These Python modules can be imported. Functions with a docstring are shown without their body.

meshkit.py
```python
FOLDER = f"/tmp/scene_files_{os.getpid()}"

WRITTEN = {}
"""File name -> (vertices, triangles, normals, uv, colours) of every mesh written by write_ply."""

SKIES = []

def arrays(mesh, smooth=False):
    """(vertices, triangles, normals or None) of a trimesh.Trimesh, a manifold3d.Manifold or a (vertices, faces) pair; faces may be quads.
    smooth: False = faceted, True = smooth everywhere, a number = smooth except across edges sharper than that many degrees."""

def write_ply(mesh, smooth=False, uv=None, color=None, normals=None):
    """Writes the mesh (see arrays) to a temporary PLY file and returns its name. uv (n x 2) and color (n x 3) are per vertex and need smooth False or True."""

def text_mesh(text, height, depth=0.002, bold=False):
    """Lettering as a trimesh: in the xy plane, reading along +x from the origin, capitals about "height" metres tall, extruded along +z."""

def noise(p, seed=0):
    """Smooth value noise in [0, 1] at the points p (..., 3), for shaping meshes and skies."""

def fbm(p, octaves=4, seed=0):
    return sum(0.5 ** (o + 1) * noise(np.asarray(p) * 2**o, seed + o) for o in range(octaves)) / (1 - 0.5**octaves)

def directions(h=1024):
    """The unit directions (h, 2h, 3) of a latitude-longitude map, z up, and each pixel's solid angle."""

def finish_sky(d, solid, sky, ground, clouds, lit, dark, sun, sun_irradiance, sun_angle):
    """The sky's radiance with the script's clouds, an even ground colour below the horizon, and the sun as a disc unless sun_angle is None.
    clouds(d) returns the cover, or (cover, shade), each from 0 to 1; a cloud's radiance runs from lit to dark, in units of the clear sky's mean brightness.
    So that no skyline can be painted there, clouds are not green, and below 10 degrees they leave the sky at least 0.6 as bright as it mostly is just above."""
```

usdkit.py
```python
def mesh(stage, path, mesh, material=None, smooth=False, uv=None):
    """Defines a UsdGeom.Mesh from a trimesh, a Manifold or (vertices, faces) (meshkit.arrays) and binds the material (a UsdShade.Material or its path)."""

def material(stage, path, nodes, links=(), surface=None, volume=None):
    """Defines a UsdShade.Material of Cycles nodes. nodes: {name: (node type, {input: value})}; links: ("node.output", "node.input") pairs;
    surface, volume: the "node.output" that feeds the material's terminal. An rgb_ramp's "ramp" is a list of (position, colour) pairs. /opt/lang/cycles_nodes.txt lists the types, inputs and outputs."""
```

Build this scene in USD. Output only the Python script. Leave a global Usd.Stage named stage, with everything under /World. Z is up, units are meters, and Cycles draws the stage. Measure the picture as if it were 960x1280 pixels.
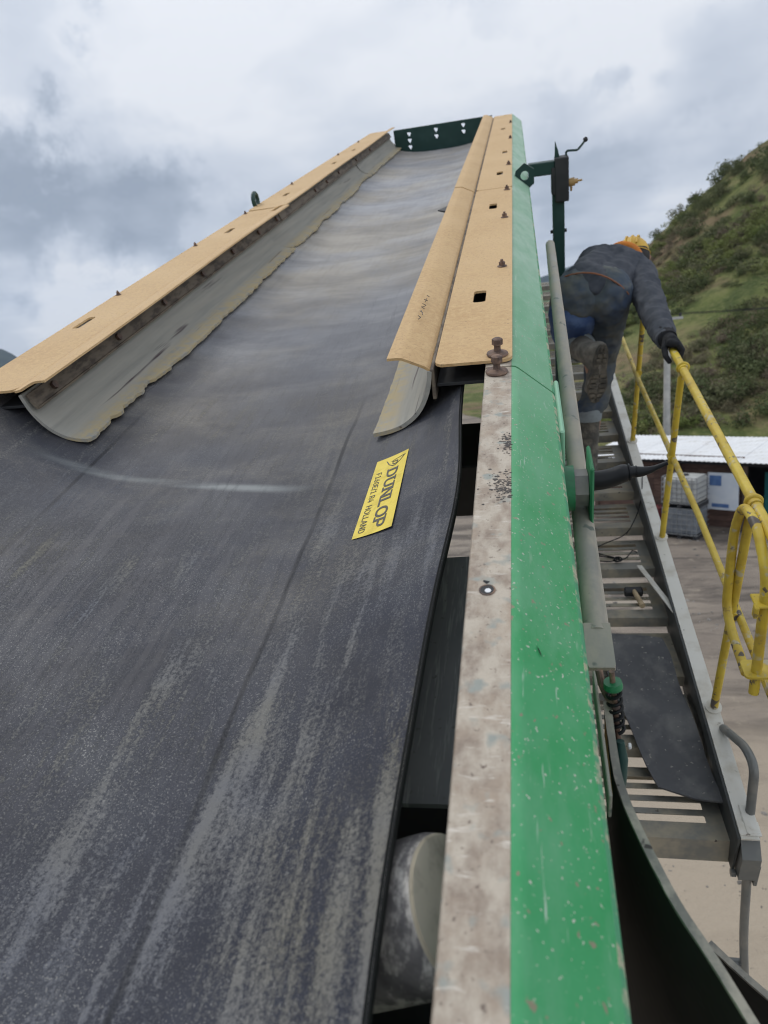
import math, random
import numpy as np, trimesh, manifold3d, shapely
from shapely.geometry import Polygon, Point, box as sbox
from shapely import affinity
import meshkit, usdkit
from pxr import Usd, UsdGeom, UsdLux, UsdShade, Gf, Sdf, Vt

rng = np.random.default_rng(7)
stage = Usd.Stage.CreateInMemory()
UsdGeom.SetStageUpAxis(stage, "Z")
UsdGeom.Xform.Define(stage, "/World")
PI = math.pi

# ------------------------------------------------------------------ frames
# The conveyor has a frame of its own: v across to the right, u up along the slope, w out of the slope.
TH = math.radians(20.0)
CO, SI = math.cos(TH), math.sin(TH)
RX = np.array([[1, 0, 0], [0, CO, -SI], [0, SI, CO]])
ORG = np.array([0.0, 0.17785, 6.01136])
def W(p): return np.asarray(p, float) @ RX.T + ORG

# ------------------------------------------------------------------ camera
cam = UsdGeom.Camera.Define(stage, "/World/camera")
right, down, fwd = (np.array(a) for a in ((0.97748298, 0.15086789, -0.14753271), (-0.04060535, -0.55161071, -0.83311273), (-0.20707058, 0.82034414, -0.53306404)))
M = np.eye(4)
M[0, :3], M[1, :3], M[2, :3], M[3, :3] = RX @ right, -(RX @ down), -(RX @ fwd), W((0, 0, 0.52))
cam.AddTransformOp().Set(Gf.Matrix4d(*M.ravel().tolist()))
cam.CreateHorizontalApertureAttr(24.0); cam.CreateVerticalApertureAttr(32.0)
cam.CreateFocalLengthAttr(21.75)
cam.CreateFStopAttr(5.2); cam.CreateFocusDistanceAttr(1.3)
cam.CreateClippingRangeAttr((0.02, 20000.0))
cam.CreateExposureAttr(0.0)

# ------------------------------------------------------------------ sky and sun (overcast)
SUN_EL, SUN_AZ = math.radians(58), math.radians(-60)
sd = np.array([math.sin(SUN_AZ) * math.cos(SUN_EL), math.cos(SUN_AZ) * math.cos(SUN_EL), math.sin(SUN_EL)])
def direction(az, el): a, e = math.radians(az), math.radians(el); return (math.sin(a) * math.cos(e), math.cos(a) * math.cos(e), math.sin(e))
def sky_material():
    N = {"tc": ("texture_coordinate", {}),
         "sky": ("sky_texture", {"sky_type": "single_scattering", "sun_disc": False, "sun_elevation": SUN_EL, "sun_rotation": SUN_AZ}),
         "sep": ("separate_xyz", {}),
         # clouds lie in a layer: project the direction on a plane so that they flatten towards the horizon
         "zz": ("math", {"math_type": "add", "value2": 0.16}),
         "dv": ("vector_math", {"math_type": "divide"}), "zc": ("combine_xyz", {}),
         "n1": ("noise_texture", {"scale": 0.8, "detail": 4.0, "roughness": 0.52, "distortion": 0.3}),
         "n2": ("noise_texture", {"scale": 2.6, "detail": 4.0, "roughness": 0.5}),
         "n3": ("noise_texture", {"scale": 8.0, "detail": 5.0, "roughness": 0.62}),
         "mixn": ("mix_float", {"fac": 0.32}),
         "base": ("rgb_ramp", {"ramp": [(0.20, (3.1, 3.6, 4.4)), (0.33, (4.3, 4.85, 5.7)), (0.41, (5.6, 6.1, 6.95)), (0.49, (6.5, 6.95, 7.7)), (0.58, (8.0, 8.25, 8.7))]}),
         "zen": ("map_range", {"from_min": 0.25, "from_max": 0.95, "to_min": 1.0, "to_max": 1.45}),
         "bz": ("vector_math", {"math_type": "scale"}),
         "outm": ("mix", {"mix_type": "mix", "fac": 0.95}),
         "bg": ("background_shader", {"strength": 0.1})}
    L = [("tc.generated", "sep.vector"), ("sep.z", "zz.value1"), ("zz.value", "zc.x"), ("zz.value", "zc.y"), ("zz.value", "zc.z"),
         ("tc.generated", "dv.vector1"), ("zc.vector", "dv.vector2"),
         ("dv.vector", "n1.vector"), ("dv.vector", "n2.vector"), ("tc.generated", "n3.vector"),
         ("n1.fac", "mixn.a"), ("n2.fac", "mixn.b")]
    cur = "mixn.result"
    # the dark bank at the left, the brighter openings: directions in view, ragged by noise
    for k, (az, el, rad, amt) in enumerate([(-31, 12.6, 7.5, -0.16), (-38, 13.2, 8.5, -0.17), (-24.5, 10.3, 5.5, -0.13),
                                            (-33, 6.0, 6.5, 0.12), (-27, 20, 9, 0.06), (8.0, 17.0, 4.0, 0.10), (6, 10.5, 7, -0.08), (2, 23, 7, -0.09), (14.5, 17, 5, -0.07)]):
        d = direction(az, el)
        N[f"d{k}"] = ("vector_math", {"math_type": "dot_product", "vector2": d})
        N[f"a{k}"] = ("math", {"math_type": "arccosine"})
        N[f"r{k}"] = ("math", {"math_type": "multiply_add", "value2": math.radians(rad) * 3.4, "value3": -math.radians(rad) * 1.7})
        N[f"s{k}"] = ("math", {"math_type": "add"})
        N[f"m{k}"] = ("map_range", {"range_type": "smoothstep", "from_min": math.radians(rad) * 1.15, "from_max": math.radians(rad) * 0.35, "to_min": 0.0, "to_max": amt})
        N[f"p{k}"] = ("math", {"math_type": "add"})
        L += [("tc.generated", f"d{k}.vector1"), (f"d{k}.value", f"a{k}.value1"), ("n3.fac", f"r{k}.value1"), (f"a{k}.value", f"s{k}.value1"), (f"r{k}.value", f"s{k}.value2"),
              (f"s{k}.value", f"m{k}.value"), (cur, f"p{k}.value1"), (f"m{k}.result", f"p{k}.value2")]
        cur = f"p{k}.value"
    L += [(cur, "base.fac"), ("sep.z", "zen.value"), ("base.color", "bz.vector1"), ("zen.result", "bz.scale"),
          ("sky.color", "outm.color1"), ("bz.vector", "outm.color2"), ("outm.color", "bg.color")]
    return usdkit.material(stage, "/World/Looks/sky", N, L, surface="bg.background")
dome = UsdLux.DomeLight.Define(stage, "/World/sky")
dome.CreateIntensityAttr(1.0)
UsdShade.MaterialBindingAPI.Apply(dome.GetPrim()).Bind(sky_material())
dome.GetPrim().SetCustomDataByKey("kind", "structure")
sun = UsdLux.DistantLight.Define(stage, "/World/sun")
sun.CreateIntensityAttr(0.32); sun.CreateAngleAttr(18.0); sun.CreateNormalizeAttr(True); sun.CreateColorAttr(Gf.Vec3f(1, 0.96, 0.9))
zax = sd; xax = np.cross((0, 0, 1), zax); xax /= np.linalg.norm(xax); yax = np.cross(zax, xax)
Ms = np.eye(4); Ms[0, :3], Ms[1, :3], Ms[2, :3] = xax, yax, zax
sun.AddTransformOp().Set(Gf.Matrix4d(*Ms.ravel().tolist()))

# ------------------------------------------------------------------ scene helpers
USED = {}
def numbered(parent, name):
    k = USED.get((parent, name), 0); USED[(parent, name)] = k + 1
    return f"{parent}/{name}" + (f"_{k:03d}" if k else "")
class Thing:
    def __init__(s, path, base, conv): s.path, s.base, s.conv = path, np.asarray(base, float), conv
def data(prim, **kw):
    for k, t in kw.items():
        if t: prim.SetCustomDataByKey(k, t)
def thing(name, label=None, category=None, base=(0, 0, 0), conv=True, group=None, kind=None):
    path = numbered("/World", name)
    x = UsdGeom.Xform.Define(stage, path)
    m = np.eye(4)
    if conv: m[:3, :3] = RX.T; m[3, :3] = W(base)
    else: m[3, :3] = base
    x.AddTransformOp().Set(Gf.Matrix4d(*m.ravel().tolist()))
    data(x.GetPrim(), label=label, category=category, group=group, kind=kind)
    return Thing(path, base, conv)
def put(name, mesh, mat, parent=None, smooth=35, label=None, category=None, group=None, kind=None):
    """A mesh given in its thing's frame (conveyor or world coordinates), defined below its thing or part."""
    root = parent.path if parent else "/World"
    v, f, n = meshkit.arrays(mesh, smooth)
    base = parent.base if parent else np.zeros(3)
    path = numbered(root, name)
    m = UsdGeom.Mesh.Define(stage, path)
    m.CreatePointsAttr(Vt.Vec3fArray.FromNumpy((v - base).astype(np.float32)))
    m.CreateFaceVertexCountsAttr(Vt.IntArray.FromNumpy(np.full(len(f), 3, np.int32)))
    m.CreateFaceVertexIndicesAttr(Vt.IntArray.FromNumpy(f.astype(np.int32).ravel()))
    m.CreateSubdivisionSchemeAttr("none")
    if n is not None:
        m.CreateNormalsAttr(Vt.Vec3fArray.FromNumpy(n.astype(np.float32))); m.SetNormalsInterpolation("vertex")
    UsdShade.MaterialBindingAPI.Apply(m.GetPrim()).Bind(mat)
    data(m.GetPrim(), label=label, category=category, group=group, kind=kind)
    return Thing(path, base, parent.conv if parent else False)
def cat(*ms): return trimesh.util.concatenate([x for m in ms for x in (m if isinstance(m, (list, tuple)) else [m])])
def tri(v, f):
    f = np.asarray(f)
    if f.shape[1] == 4: f = np.vstack([f[:, [0, 1, 2]], f[:, [0, 2, 3]]])
    return trimesh.Trimesh(np.asarray(v, float), f, process=False)
def cbox(x0, x1, y0, y1, z0, z1, b=0.002):
    b = min(b, (x1 - x0) / 2.2, (y1 - y0) / 2.2, (z1 - z0) / 2.2)
    p = []
    for x, sx in ((x0, 1), (x1, -1)):
        for y, sy in ((y0, 1), (y1, -1)):
            for z, sz in ((z0, 1), (z1, -1)):
                p += [(x + sx * b, y + sy * b, z), (x + sx * b, y, z + sz * b), (x, y + sy * b, z + sz * b)]
    return trimesh.convex.convex_hull(np.array(p))
def hull(p): return trimesh.convex.convex_hull(np.asarray(p, float))
def tube(path, r, seg=16, cap=True):
    p = np.asarray(path, float); n = len(p); r = np.broadcast_to(np.asarray(r, float), (n,))
    t = np.gradient(p, axis=0); t /= np.linalg.norm(t, axis=1)[:, None]
    a = np.array([0, 0, 1.0]) if abs(t[0, 2]) < 0.9 else np.array([1.0, 0, 0])
    x = np.cross(a, t[0]); x /= np.linalg.norm(x); V = []
    ang = np.linspace(0, 2 * PI, seg, endpoint=False)
    for i in range(n):
        x = x - t[i] * (x @ t[i]); x /= np.linalg.norm(x); y = np.cross(t[i], x)
        V.append(p[i] + r[i] * (np.cos(ang)[:, None] * x + np.sin(ang)[:, None] * y))
    V = np.vstack(V); F = []
    for i in range(n - 1):
        for k in range(seg):
            a0, a1 = i * seg + k, i * seg + (k + 1) % seg
            F += [(a0, a1, a1 + seg), (a0, a1 + seg, a0 + seg)]
    if cap:
        c0, c1 = len(V), len(V) + 1; V = np.vstack([V, p[0], p[-1]])
        for k in range(seg):
            F += [(c0, (k + 1) % seg, k), (c1, (n - 1) * seg + k, (n - 1) * seg + (k + 1) % seg)]
    return tri(V, F)
def bend(points, rad=0.05, n=6):
    """A polyline with its corners rounded."""
    P = [np.asarray(p, float) for p in points]; out = [P[0]]
    for a, b, c in zip(P, P[1:], P[2:]):
        d0, d1 = (a - b), (c - b); l0, l1 = np.linalg.norm(d0), np.linalg.norm(d1); k = min(rad, l0 * 0.48, l1 * 0.48)
        s, e = b + d0 / l0 * k, b + d1 / l1 * k
        out += [(1 - t) ** 2 * s + 2 * t * (1 - t) * b + t * t * e for t in np.linspace(0, 1, n)]
    return np.array(out + [P[-1]])
def cyl(a, b, r, seg=20, r2=None):
    return tube([a, b], [r, r if r2 is None else r2], seg)
def sheet(prof, us, thick, move=None):
    """A bent sheet: the profile (v, w) swept along u, thickened to its right-hand side, closed. move(s, u) -> added (v, w)."""
    P = np.asarray(prof, float); us = np.asarray(us, float); n = len(P)
    t = np.gradient(P, axis=0); t /= np.linalg.norm(t, axis=1)[:, None]
    nn = np.stack([t[:, 1], -t[:, 0]], 1)
    s = np.r_[0, np.cumsum(np.linalg.norm(np.diff(P, axis=0), axis=1))]; s /= s[-1]
    ring = np.vstack([P, (P + nn * thick)[::-1]]); ss = np.r_[s, s[::-1]]; m = len(ring); V = []
    for u in us:
        r = ring + (move(ss, u) if move else 0)
        V.append(np.stack([r[:, 0], np.full(m, u) if np.ndim(u) == 0 else u, r[:, 1]], 1))
    V = np.vstack(V); F = []
    for i in range(len(us) - 1):
        for k in range(m):
            a, b = i * m + k, i * m + (k + 1) % m
            F.append((a, b, b + m, a + m))
    for k in range(n - 1):
        a, b, c, d = k, k + 1, m - 2 - k, m - 1 - k
        F += [(a, d, c, b)]; o = (len(us) - 1) * m; F += [(o + a, o + b, o + c, o + d)]
    mesh = tri(V, F); mesh.fix_normals(); return mesh
def plate(poly, w0, w1):
    """A flat plate from a polygon in (v, u)."""
    m = trimesh.creation.extrude_polygon(poly, w1 - w0, engine="earcut"); m.apply_translation((0, 0, w0)); return m
def grid(x, y, fn):
    X, Y = np.meshgrid(x, y, indexing="ij"); V = fn(X, Y).reshape(-1, 3); ny = len(y)
    i, j = np.meshgrid(np.arange(len(x) - 1), np.arange(ny - 1), indexing="ij"); a = (i * ny + j).ravel()
    return tri(V, np.stack([a, a + ny, a + ny + 1, a + 1], 1))

# ------------------------------------------------------------------ materials
def ramp(a, b, lo=(0, 0, 0), hi=(1, 1, 1)): return ("rgb_ramp", {"ramp": [(a, lo), (b, hi)]})
def mat(name, nodes, links, surface="p.BSDF"): return usdkit.material(stage, "/World/Looks/" + name, nodes, links, surface=surface)
def worn(name, base, dust=None, amount=(0.5, 0.62), scale=8.0, stretch=(1, 1, 1), base2=None, base_scale=3.0, rough=0.55, rough2=0.8, metal=0.0, bump=0.3, bump_scale=60.0, bump_dist=0.002,
         speck=None, speck_at=(0.66, 0.70), speck_scale=120.0, spec=0.5, speck2=None, speck2_at=(0.68, 0.72), speck2_scale=60.0, varied=0.0, scratch=None, upslope=None):
    N = {"tc": ("texture_coordinate", {}), "mp": ("mapping", {"scale": stretch}), "mb": ("mapping", {"location": (3.1, 1.7, 0.3)}),
         "n0": ("noise_texture", {"scale": base_scale, "detail": 5.0, "roughness": 0.6}), "c0": ("rgb_ramp", {"ramp": [(0.32, base), (0.68, base2 or base)]}),
         "n1": ("noise_texture", {"scale": scale, "detail": 7.0, "roughness": 0.62}), "m1": ramp(*amount),
         "x1": ("mix", {"color2": dust or base}),
         "nb": ("noise_texture", {"scale": bump_scale, "detail": 4.0, "roughness": 0.65}), "bp": ("bump", {"strength": bump, "distance": bump_dist}),
         "mr": ("map_range", {"to_min": rough, "to_max": rough2}),
         "p": ("principled_bsdf", {"metallic": metal, "specular_ior_level": spec})}
    L = [("tc.object", "mp.vector"), ("tc.object", "mb.vector"), ("mb.vector", "n0.vector"), ("n0.fac", "c0.fac"), ("mp.vector", "n1.vector"), ("n1.fac", "m1.fac"),
         ("c0.color", "x1.color1"), ("m1.color", "x1.fac"), ("tc.object", "nb.vector"), ("nb.fac", "bp.height"), ("bp.normal", "p.normal"), ("m1.color", "mr.value"), ("mr.result", "p.roughness")]
    cur = "x1.color"
    for k, (c, at, sc) in enumerate(((speck, speck_at, speck_scale), (speck2, speck2_at, speck2_scale))):
        if c is None: continue
        N[f"ns{k}"] = ("noise_texture", {"scale": sc, "detail": 2.0, "roughness": 0.6}); N[f"ms{k}"] = ramp(*at); N[f"xs{k}"] = ("mix", {"color2": c})
        L += [("mb.vector", f"ns{k}.vector"), (f"ns{k}.fac", f"ms{k}.fac"), (f"ms{k}.color", f"xs{k}.fac"), (cur, f"xs{k}.color1")]; cur = f"xs{k}.color"
    if upslope:
        c, u0, u1, top = upslope
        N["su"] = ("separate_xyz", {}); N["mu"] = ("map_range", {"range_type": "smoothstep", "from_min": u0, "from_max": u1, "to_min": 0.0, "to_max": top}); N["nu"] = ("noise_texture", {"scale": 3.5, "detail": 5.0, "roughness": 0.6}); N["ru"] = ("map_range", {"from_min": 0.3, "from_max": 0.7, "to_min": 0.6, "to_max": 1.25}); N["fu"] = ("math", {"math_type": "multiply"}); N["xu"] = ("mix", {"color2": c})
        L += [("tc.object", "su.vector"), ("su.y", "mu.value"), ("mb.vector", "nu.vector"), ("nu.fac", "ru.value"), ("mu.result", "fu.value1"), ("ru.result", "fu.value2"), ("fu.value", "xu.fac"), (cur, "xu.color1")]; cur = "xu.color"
    if scratch:
        c, st, rot, at = scratch
        N["mq"] = ("mapping", {"scale": st, "rotation": rot, "location": (2.2, 7.1, 0.4)}); N["nq"] = ("noise_texture", {"scale": 1.0, "detail": 4.0, "roughness": 0.6}); N["rq"] = ramp(*at); N["xq"] = ("mix", {"color2": c})
        N["nq2"] = ("noise_texture", {"scale": 7.0, "detail": 3.0}); N["rq2"] = ramp(0.42, 0.58); N["fq"] = ("math", {"math_type": "multiply"})
        L += [("tc.object", "mq.vector"), ("mq.vector", "nq.vector"), ("nq.fac", "rq.fac"), ("mb.vector", "nq2.vector"), ("nq2.fac", "rq2.fac"), ("rq.color", "fq.value1"), ("rq2.color", "fq.value2"), ("fq.value", "xq.fac"), (cur, "xq.color1")]; cur = "xq.color"
    if varied:
        N["oi"] = ("object_info", {}); N["vr"] = ("map_range", {"to_min": 1 - varied, "to_max": 1 + varied}); N["hv"] = ("hsv", {})
        L += [("oi.random", "vr.value"), ("vr.result", "hv.value"), (cur, "hv.color")]; cur = "hv.color"
    L += [(cur, "p.base_color")]
    return mat(name, N, L)

def belt_material():
    N = {"tc": ("texture_coordinate", {}), "sep": ("separate_xyz", {}),
         "mA": ("mapping", {"scale": (17, 1.25, 1), "rotation": (0, 0, 0.03)}), "nA": ("noise_texture", {"scale": 1.0, "detail": 7.0, "roughness": 0.68, "distortion": 0.25}), "rA": ramp(0.49, 0.60),
         "mA2": ("mapping", {"scale": (60, 5, 1), "rotation": (0, 0, -0.04)}), "nA2": ("noise_texture", {"scale": 1.0, "detail": 5.0, "roughness": 0.6}), "rA2": ramp(0.50, 0.64),
         "nS": ("noise_texture", {"scale": 190.0, "detail": 5.0, "roughness": 0.82}), "f1": ("math", {"math_type": "multiply_add", "value2": 0.80}), "f2": ("math", {"math_type": "multiply_add", "value2": 0.60}), "f3": ("math", {"math_type": "multiply_add", "value2": 1.10}), "nQ": ("noise_texture", {"scale": 1.0, "detail": 5.0, "roughness": 0.62}), "mQ": ("mapping", {"scale": (4.2, 1.6, 1), "location": (0.7, 3.3, 0)}), "fm": ("map_range", {"from_min": 1.755, "from_max": 1.94, "to_min": 0.0, "to_max": 0.85}), "rS": ramp(0.485, 0.565),
         "mB": ("mapping", {"scale": (2.4, 4.6, 1), "rotation": (0, 0, 0.25)}), "nB": ("noise_texture", {"scale": 1.0, "detail": 9.0, "roughness": 0.66, "distortion": 0.35}), "rB": ramp(0.46, 0.78),
         "nP": ("noise_texture", {"scale": 1.7, "detail": 4.0, "roughness": 0.6}), "rP": ramp(0.36, 0.66),
         "nL": ("noise_texture", {"scale": 5.0, "detail": 6.0, "roughness": 0.65}), "rL": ("rgb_ramp", {"ramp": [(0.35, (0.013, 0.015, 0.025)), (0.52, (0.023, 0.026, 0.039)), (0.68, (0.042, 0.046, 0.058))]}),
         "sA": ("math", {"math_type": "minimum"}), "sA2": ("math", {"math_type": "multiply"}), "sA3": ("math", {"math_type": "maximum"}),
         "spat": ("map_range", {"to_min": 0.55, "to_max": 1.0}), "sSp": ("math", {"math_type": "multiply"}), "sPu": ("math", {"math_type": "multiply"}),
         "near": ("map_range", {"range_type": "smoothstep", "from_min": 1.3, "from_max": 0.7, "to_min": 0.35, "to_max": 1.0}),
         "far": ("map_range", {"range_type": "smoothstep", "from_min": 0.55, "from_max": 1.0, "to_min": 0.12, "to_max": 1.0}),
         "sB": ("math", {"math_type": "multiply"}), "sBf": ("map_range", {"to_min": 0.22, "to_max": 0.85}), "sB2": ("math", {"math_type": "multiply"}),
         "dusty": ("map_range", {"range_type": "smoothstep", "from_min": 0.65, "from_max": 3.8, "to_min": 0.03, "to_max": 0.97}), "dfade": ("map_range", {"range_type": "smoothstep", "from_min": 5.2, "from_max": 6.4, "to_min": 1.0, "to_max": 0.55}),
         "dd": ("math", {"math_type": "multiply"}), "dp": ("math", {"math_type": "multiply"}), "dn": ("map_range", {"from_min": 0.3, "from_max": 0.7, "to_min": 0.55, "to_max": 1.25}),
         "x1": ("mix", {}), "xw": ("mix", {"color1": (0.155, 0.160, 0.178), "color2": (0.195, 0.185, 0.150)}), "x2": ("mix", {"color2": (0.23, 0.21, 0.165)}), "x3": ("mix", {}), "xd": ("mix", {"color1": (0.31, 0.315, 0.33), "color2": (0.33, 0.305, 0.265)}), "rW": ramp(0.42, 0.60), "nW": ("noise_texture", {"scale": 1.3, "detail": 5.0, "roughness": 0.6}), "mW": ("mapping", {"location": (5.0, 2.0, 1.0)}),
         # grooves where the rubber skirts have rubbed, and a pale rubbed arc across the belt
         "xk": ("mix", {"color2": (0.013, 0.014, 0.018)}), "x5": ("mix", {"color2": (0.22, 0.235, 0.235)}),
         "w1": ("math", {"math_type": "multiply_add", "value2": 0.022, "value3": 0.386}), "l1": ("math", {"math_type": "add"}), "l1a": ("math", {"math_type": "absolute"}), "l1m": ("map_range", {"range_type": "smoothstep", "from_min": 0.007, "from_max": 0.002}),
         "l2": ("math", {"math_type": "add", "value2": 1.010}), "l2a": ("math", {"math_type": "absolute"}), "l2m": ("map_range", {"range_type": "smoothstep", "from_min": 0.007, "from_max": 0.002}),
         "lm": ("math", {"math_type": "maximum"}), "kl": ("math", {"math_type": "multiply"}), "kz": ("map_range", {"range_type": "smoothstep", "from_min": 1.75, "from_max": 1.25, "to_min": 0.0, "to_max": 0.75}), "ln": ("math", {"math_type": "multiply"}), "nK": ("noise_texture", {"scale": 1.0, "detail": 3.0}), "mK": ("mapping", {"scale": (3, 4, 1)}), "rK": ramp(0.30, 0.52),
         "va": ("math", {"math_type": "add", "value2": 0.80}), "vq": ("math", {"math_type": "multiply"}), "vq2": ("math", {"math_type": "multiply_add", "value2": 0.195, "value3": -1.243}), "au": ("math", {"math_type": "add"}),
         "aua": ("math", {"math_type": "absolute"}), "am": ("map_range", {"range_type": "smoothstep", "from_min": 0.022, "from_max": 0.002}), "vlim": ("map_range", {"range_type": "smoothstep", "from_min": 0.40, "from_max": 0.22}), "vab": ("math", {"math_type": "absolute"}),
         "am2": ("math", {"math_type": "multiply"}), "am3": ("math", {"math_type": "multiply", "value2": 0.9}), "nAm": ("noise_texture", {"scale": 1.0, "detail": 5.0}), "mAm": ("mapping", {"scale": (3, 22, 1)}), "rAm": ramp(0.34, 0.62), "am4": ("math", {"math_type": "multiply"}),
         "bh": ("math", {"math_type": "multiply_add", "value2": 0.5}), "bp": ("bump", {"strength": 0.5, "distance": 0.0016}),
         "nG": ("noise_texture", {"scale": 430.0, "detail": 2.0, "roughness": 0.6}), "rG": ramp(0.60, 0.65), "gm": ("math", {"math_type": "multiply"}), "gn": ("math", {"math_type": "multiply"}), "gr": ("map_range", {"from_min": 0.35, "from_max": 0.62, "to_min": 0.12, "to_max": 0.8}), "xg": ("mix", {"color2": (0.27, 0.265, 0.25)}),
         "rr": ("map_range", {"to_min": 0.52, "to_max": 0.85}), "p": ("principled_bsdf", {"specular_ior_level": 0.26})}
    L = [("tc.object", "mW.vector"), ("mW.vector", "nW.vector"), ("nW.fac", "rW.fac"), ("rW.color", "xw.fac"), ("rW.color", "xd.fac"), ("xw.color", "x1.color2"), ("xd.color", "x3.color2"), ("sep.y", "kz.value"), ("lm.value", "kl.value1"), ("kz.result", "kl.value2"), ("tc.object", "sep.vector")] + [("tc.object", a + ".vector") for a in ("mA", "mA2", "nS", "mB", "nP", "nL", "mK", "mAm")]
    L += [("mA.vector", "nA.vector"), ("nA.fac", "rA.fac"), ("mA2.vector", "nA2.vector"), ("nA2.fac", "rA2.fac"), ("nS.fac", "rS.fac"), ("nA.fac", "f1.value1"), ("nS.fac", "f1.value3"), ("nA2.fac", "f2.value1"), ("f1.value", "f2.value3"), ("tc.object", "mQ.vector"), ("mQ.vector", "nQ.vector"), ("nQ.fac", "f3.value1"), ("f2.value", "f3.value3"), ("f3.value", "fm.value"), ("mB.vector", "nB.vector"), ("nB.fac", "rB.fac"), ("nP.fac", "rP.fac"), ("nL.fac", "rL.fac"),
          ("fm.result", "sA.value1"), ("rS.color", "sSp.value1"), ("rP.color", "spat.value"), ("spat.result", "sSp.value2"), ("fm.result", "sA.value2"),
          ("sA.value", "sA2.value1"), ("sep.y", "near.value"), ("near.result", "sA2.value2"),
          ("rA2.color", "sPu.value1"), ("sSp.value", "sPu.value2"), ("sA2.value", "sA3.value1"), ("sPu.value", "sA3.value2"),
          ("rB.color", "sB.value1"), ("sep.y", "far.value"), ("far.result", "sB.value2"), ("sB.value", "sB2.value1"), ("sBf.result", "sB2.value2"), ("rS.color", "sBf.value"),
          ("sep.y", "dusty.value"), ("sep.y", "dfade.value"), ("dusty.result", "dd.value1"), ("dfade.result", "dd.value2"), ("nB.fac", "dn.value"), ("dd.value", "dp.value1"), ("dn.result", "dp.value2"),
          ("rL.color", "x1.color1"), ("sA3.value", "x1.fac"), ("tc.object", "nG.vector"), ("nG.fac", "rG.fac"), ("nL.fac", "gr.value"), ("rG.color", "gm.value1"), ("gr.result", "gm.value2"), ("gm.value", "gn.value1"), ("near.result", "gn.value2"), ("gn.value", "xg.fac"), ("x1.color", "xg.color1"), ("xg.color", "x2.color1"), ("sB2.value", "x2.fac"), ("x2.color", "x3.color1"), ("dp.value", "x3.fac"),
          ("sep.x", "l1.value1"), ("nK.fac", "w1.value1"), ("w1.value", "l1.value2"), ("l1.value", "l1a.value1"), ("l1a.value", "l1m.value"),
          ("sep.x", "l2.value1"), ("l2.value", "l2a.value1"), ("l2a.value", "l2m.value"), ("l1m.result", "lm.value1"), ("l2m.result", "lm.value2"),
          ("mK.vector", "nK.vector"), ("nK.fac", "rK.fac"), ("kl.value", "ln.value1"), ("rK.color", "ln.value2"), ("x3.color", "xk.color1"), ("ln.value", "xk.fac"),
          ("sep.x", "va.value1"), ("va.value", "vq.value1"), ("va.value", "vq.value2"), ("va.value", "vq2.value1"), ("vq2.value", "au.value1"), ("sep.y", "au.value2"), ("au.value", "aua.value1"), ("aua.value", "am.value"),
          ("va.value", "vab.value1"), ("vab.value", "vlim.value"), ("am.result", "am2.value1"), ("vlim.result", "am2.value2"), ("mAm.vector", "nAm.vector"), ("nAm.fac", "rAm.fac"), ("am2.value", "am4.value1"), ("rAm.color", "am4.value2"), ("am4.value", "am3.value1"),
          ("xk.color", "x5.color1"), ("am3.value", "x5.fac"), ("x5.color", "p.base_color"),
          ("nS.fac", "bh.value1"), ("sA3.value", "bh.value3"), ("bh.value", "bp.height"), ("bp.normal", "p.normal"), ("sA3.value", "rr.value"), ("rr.result", "p.roughness")]
    return mat("belt_rubber", N, L)

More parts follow.
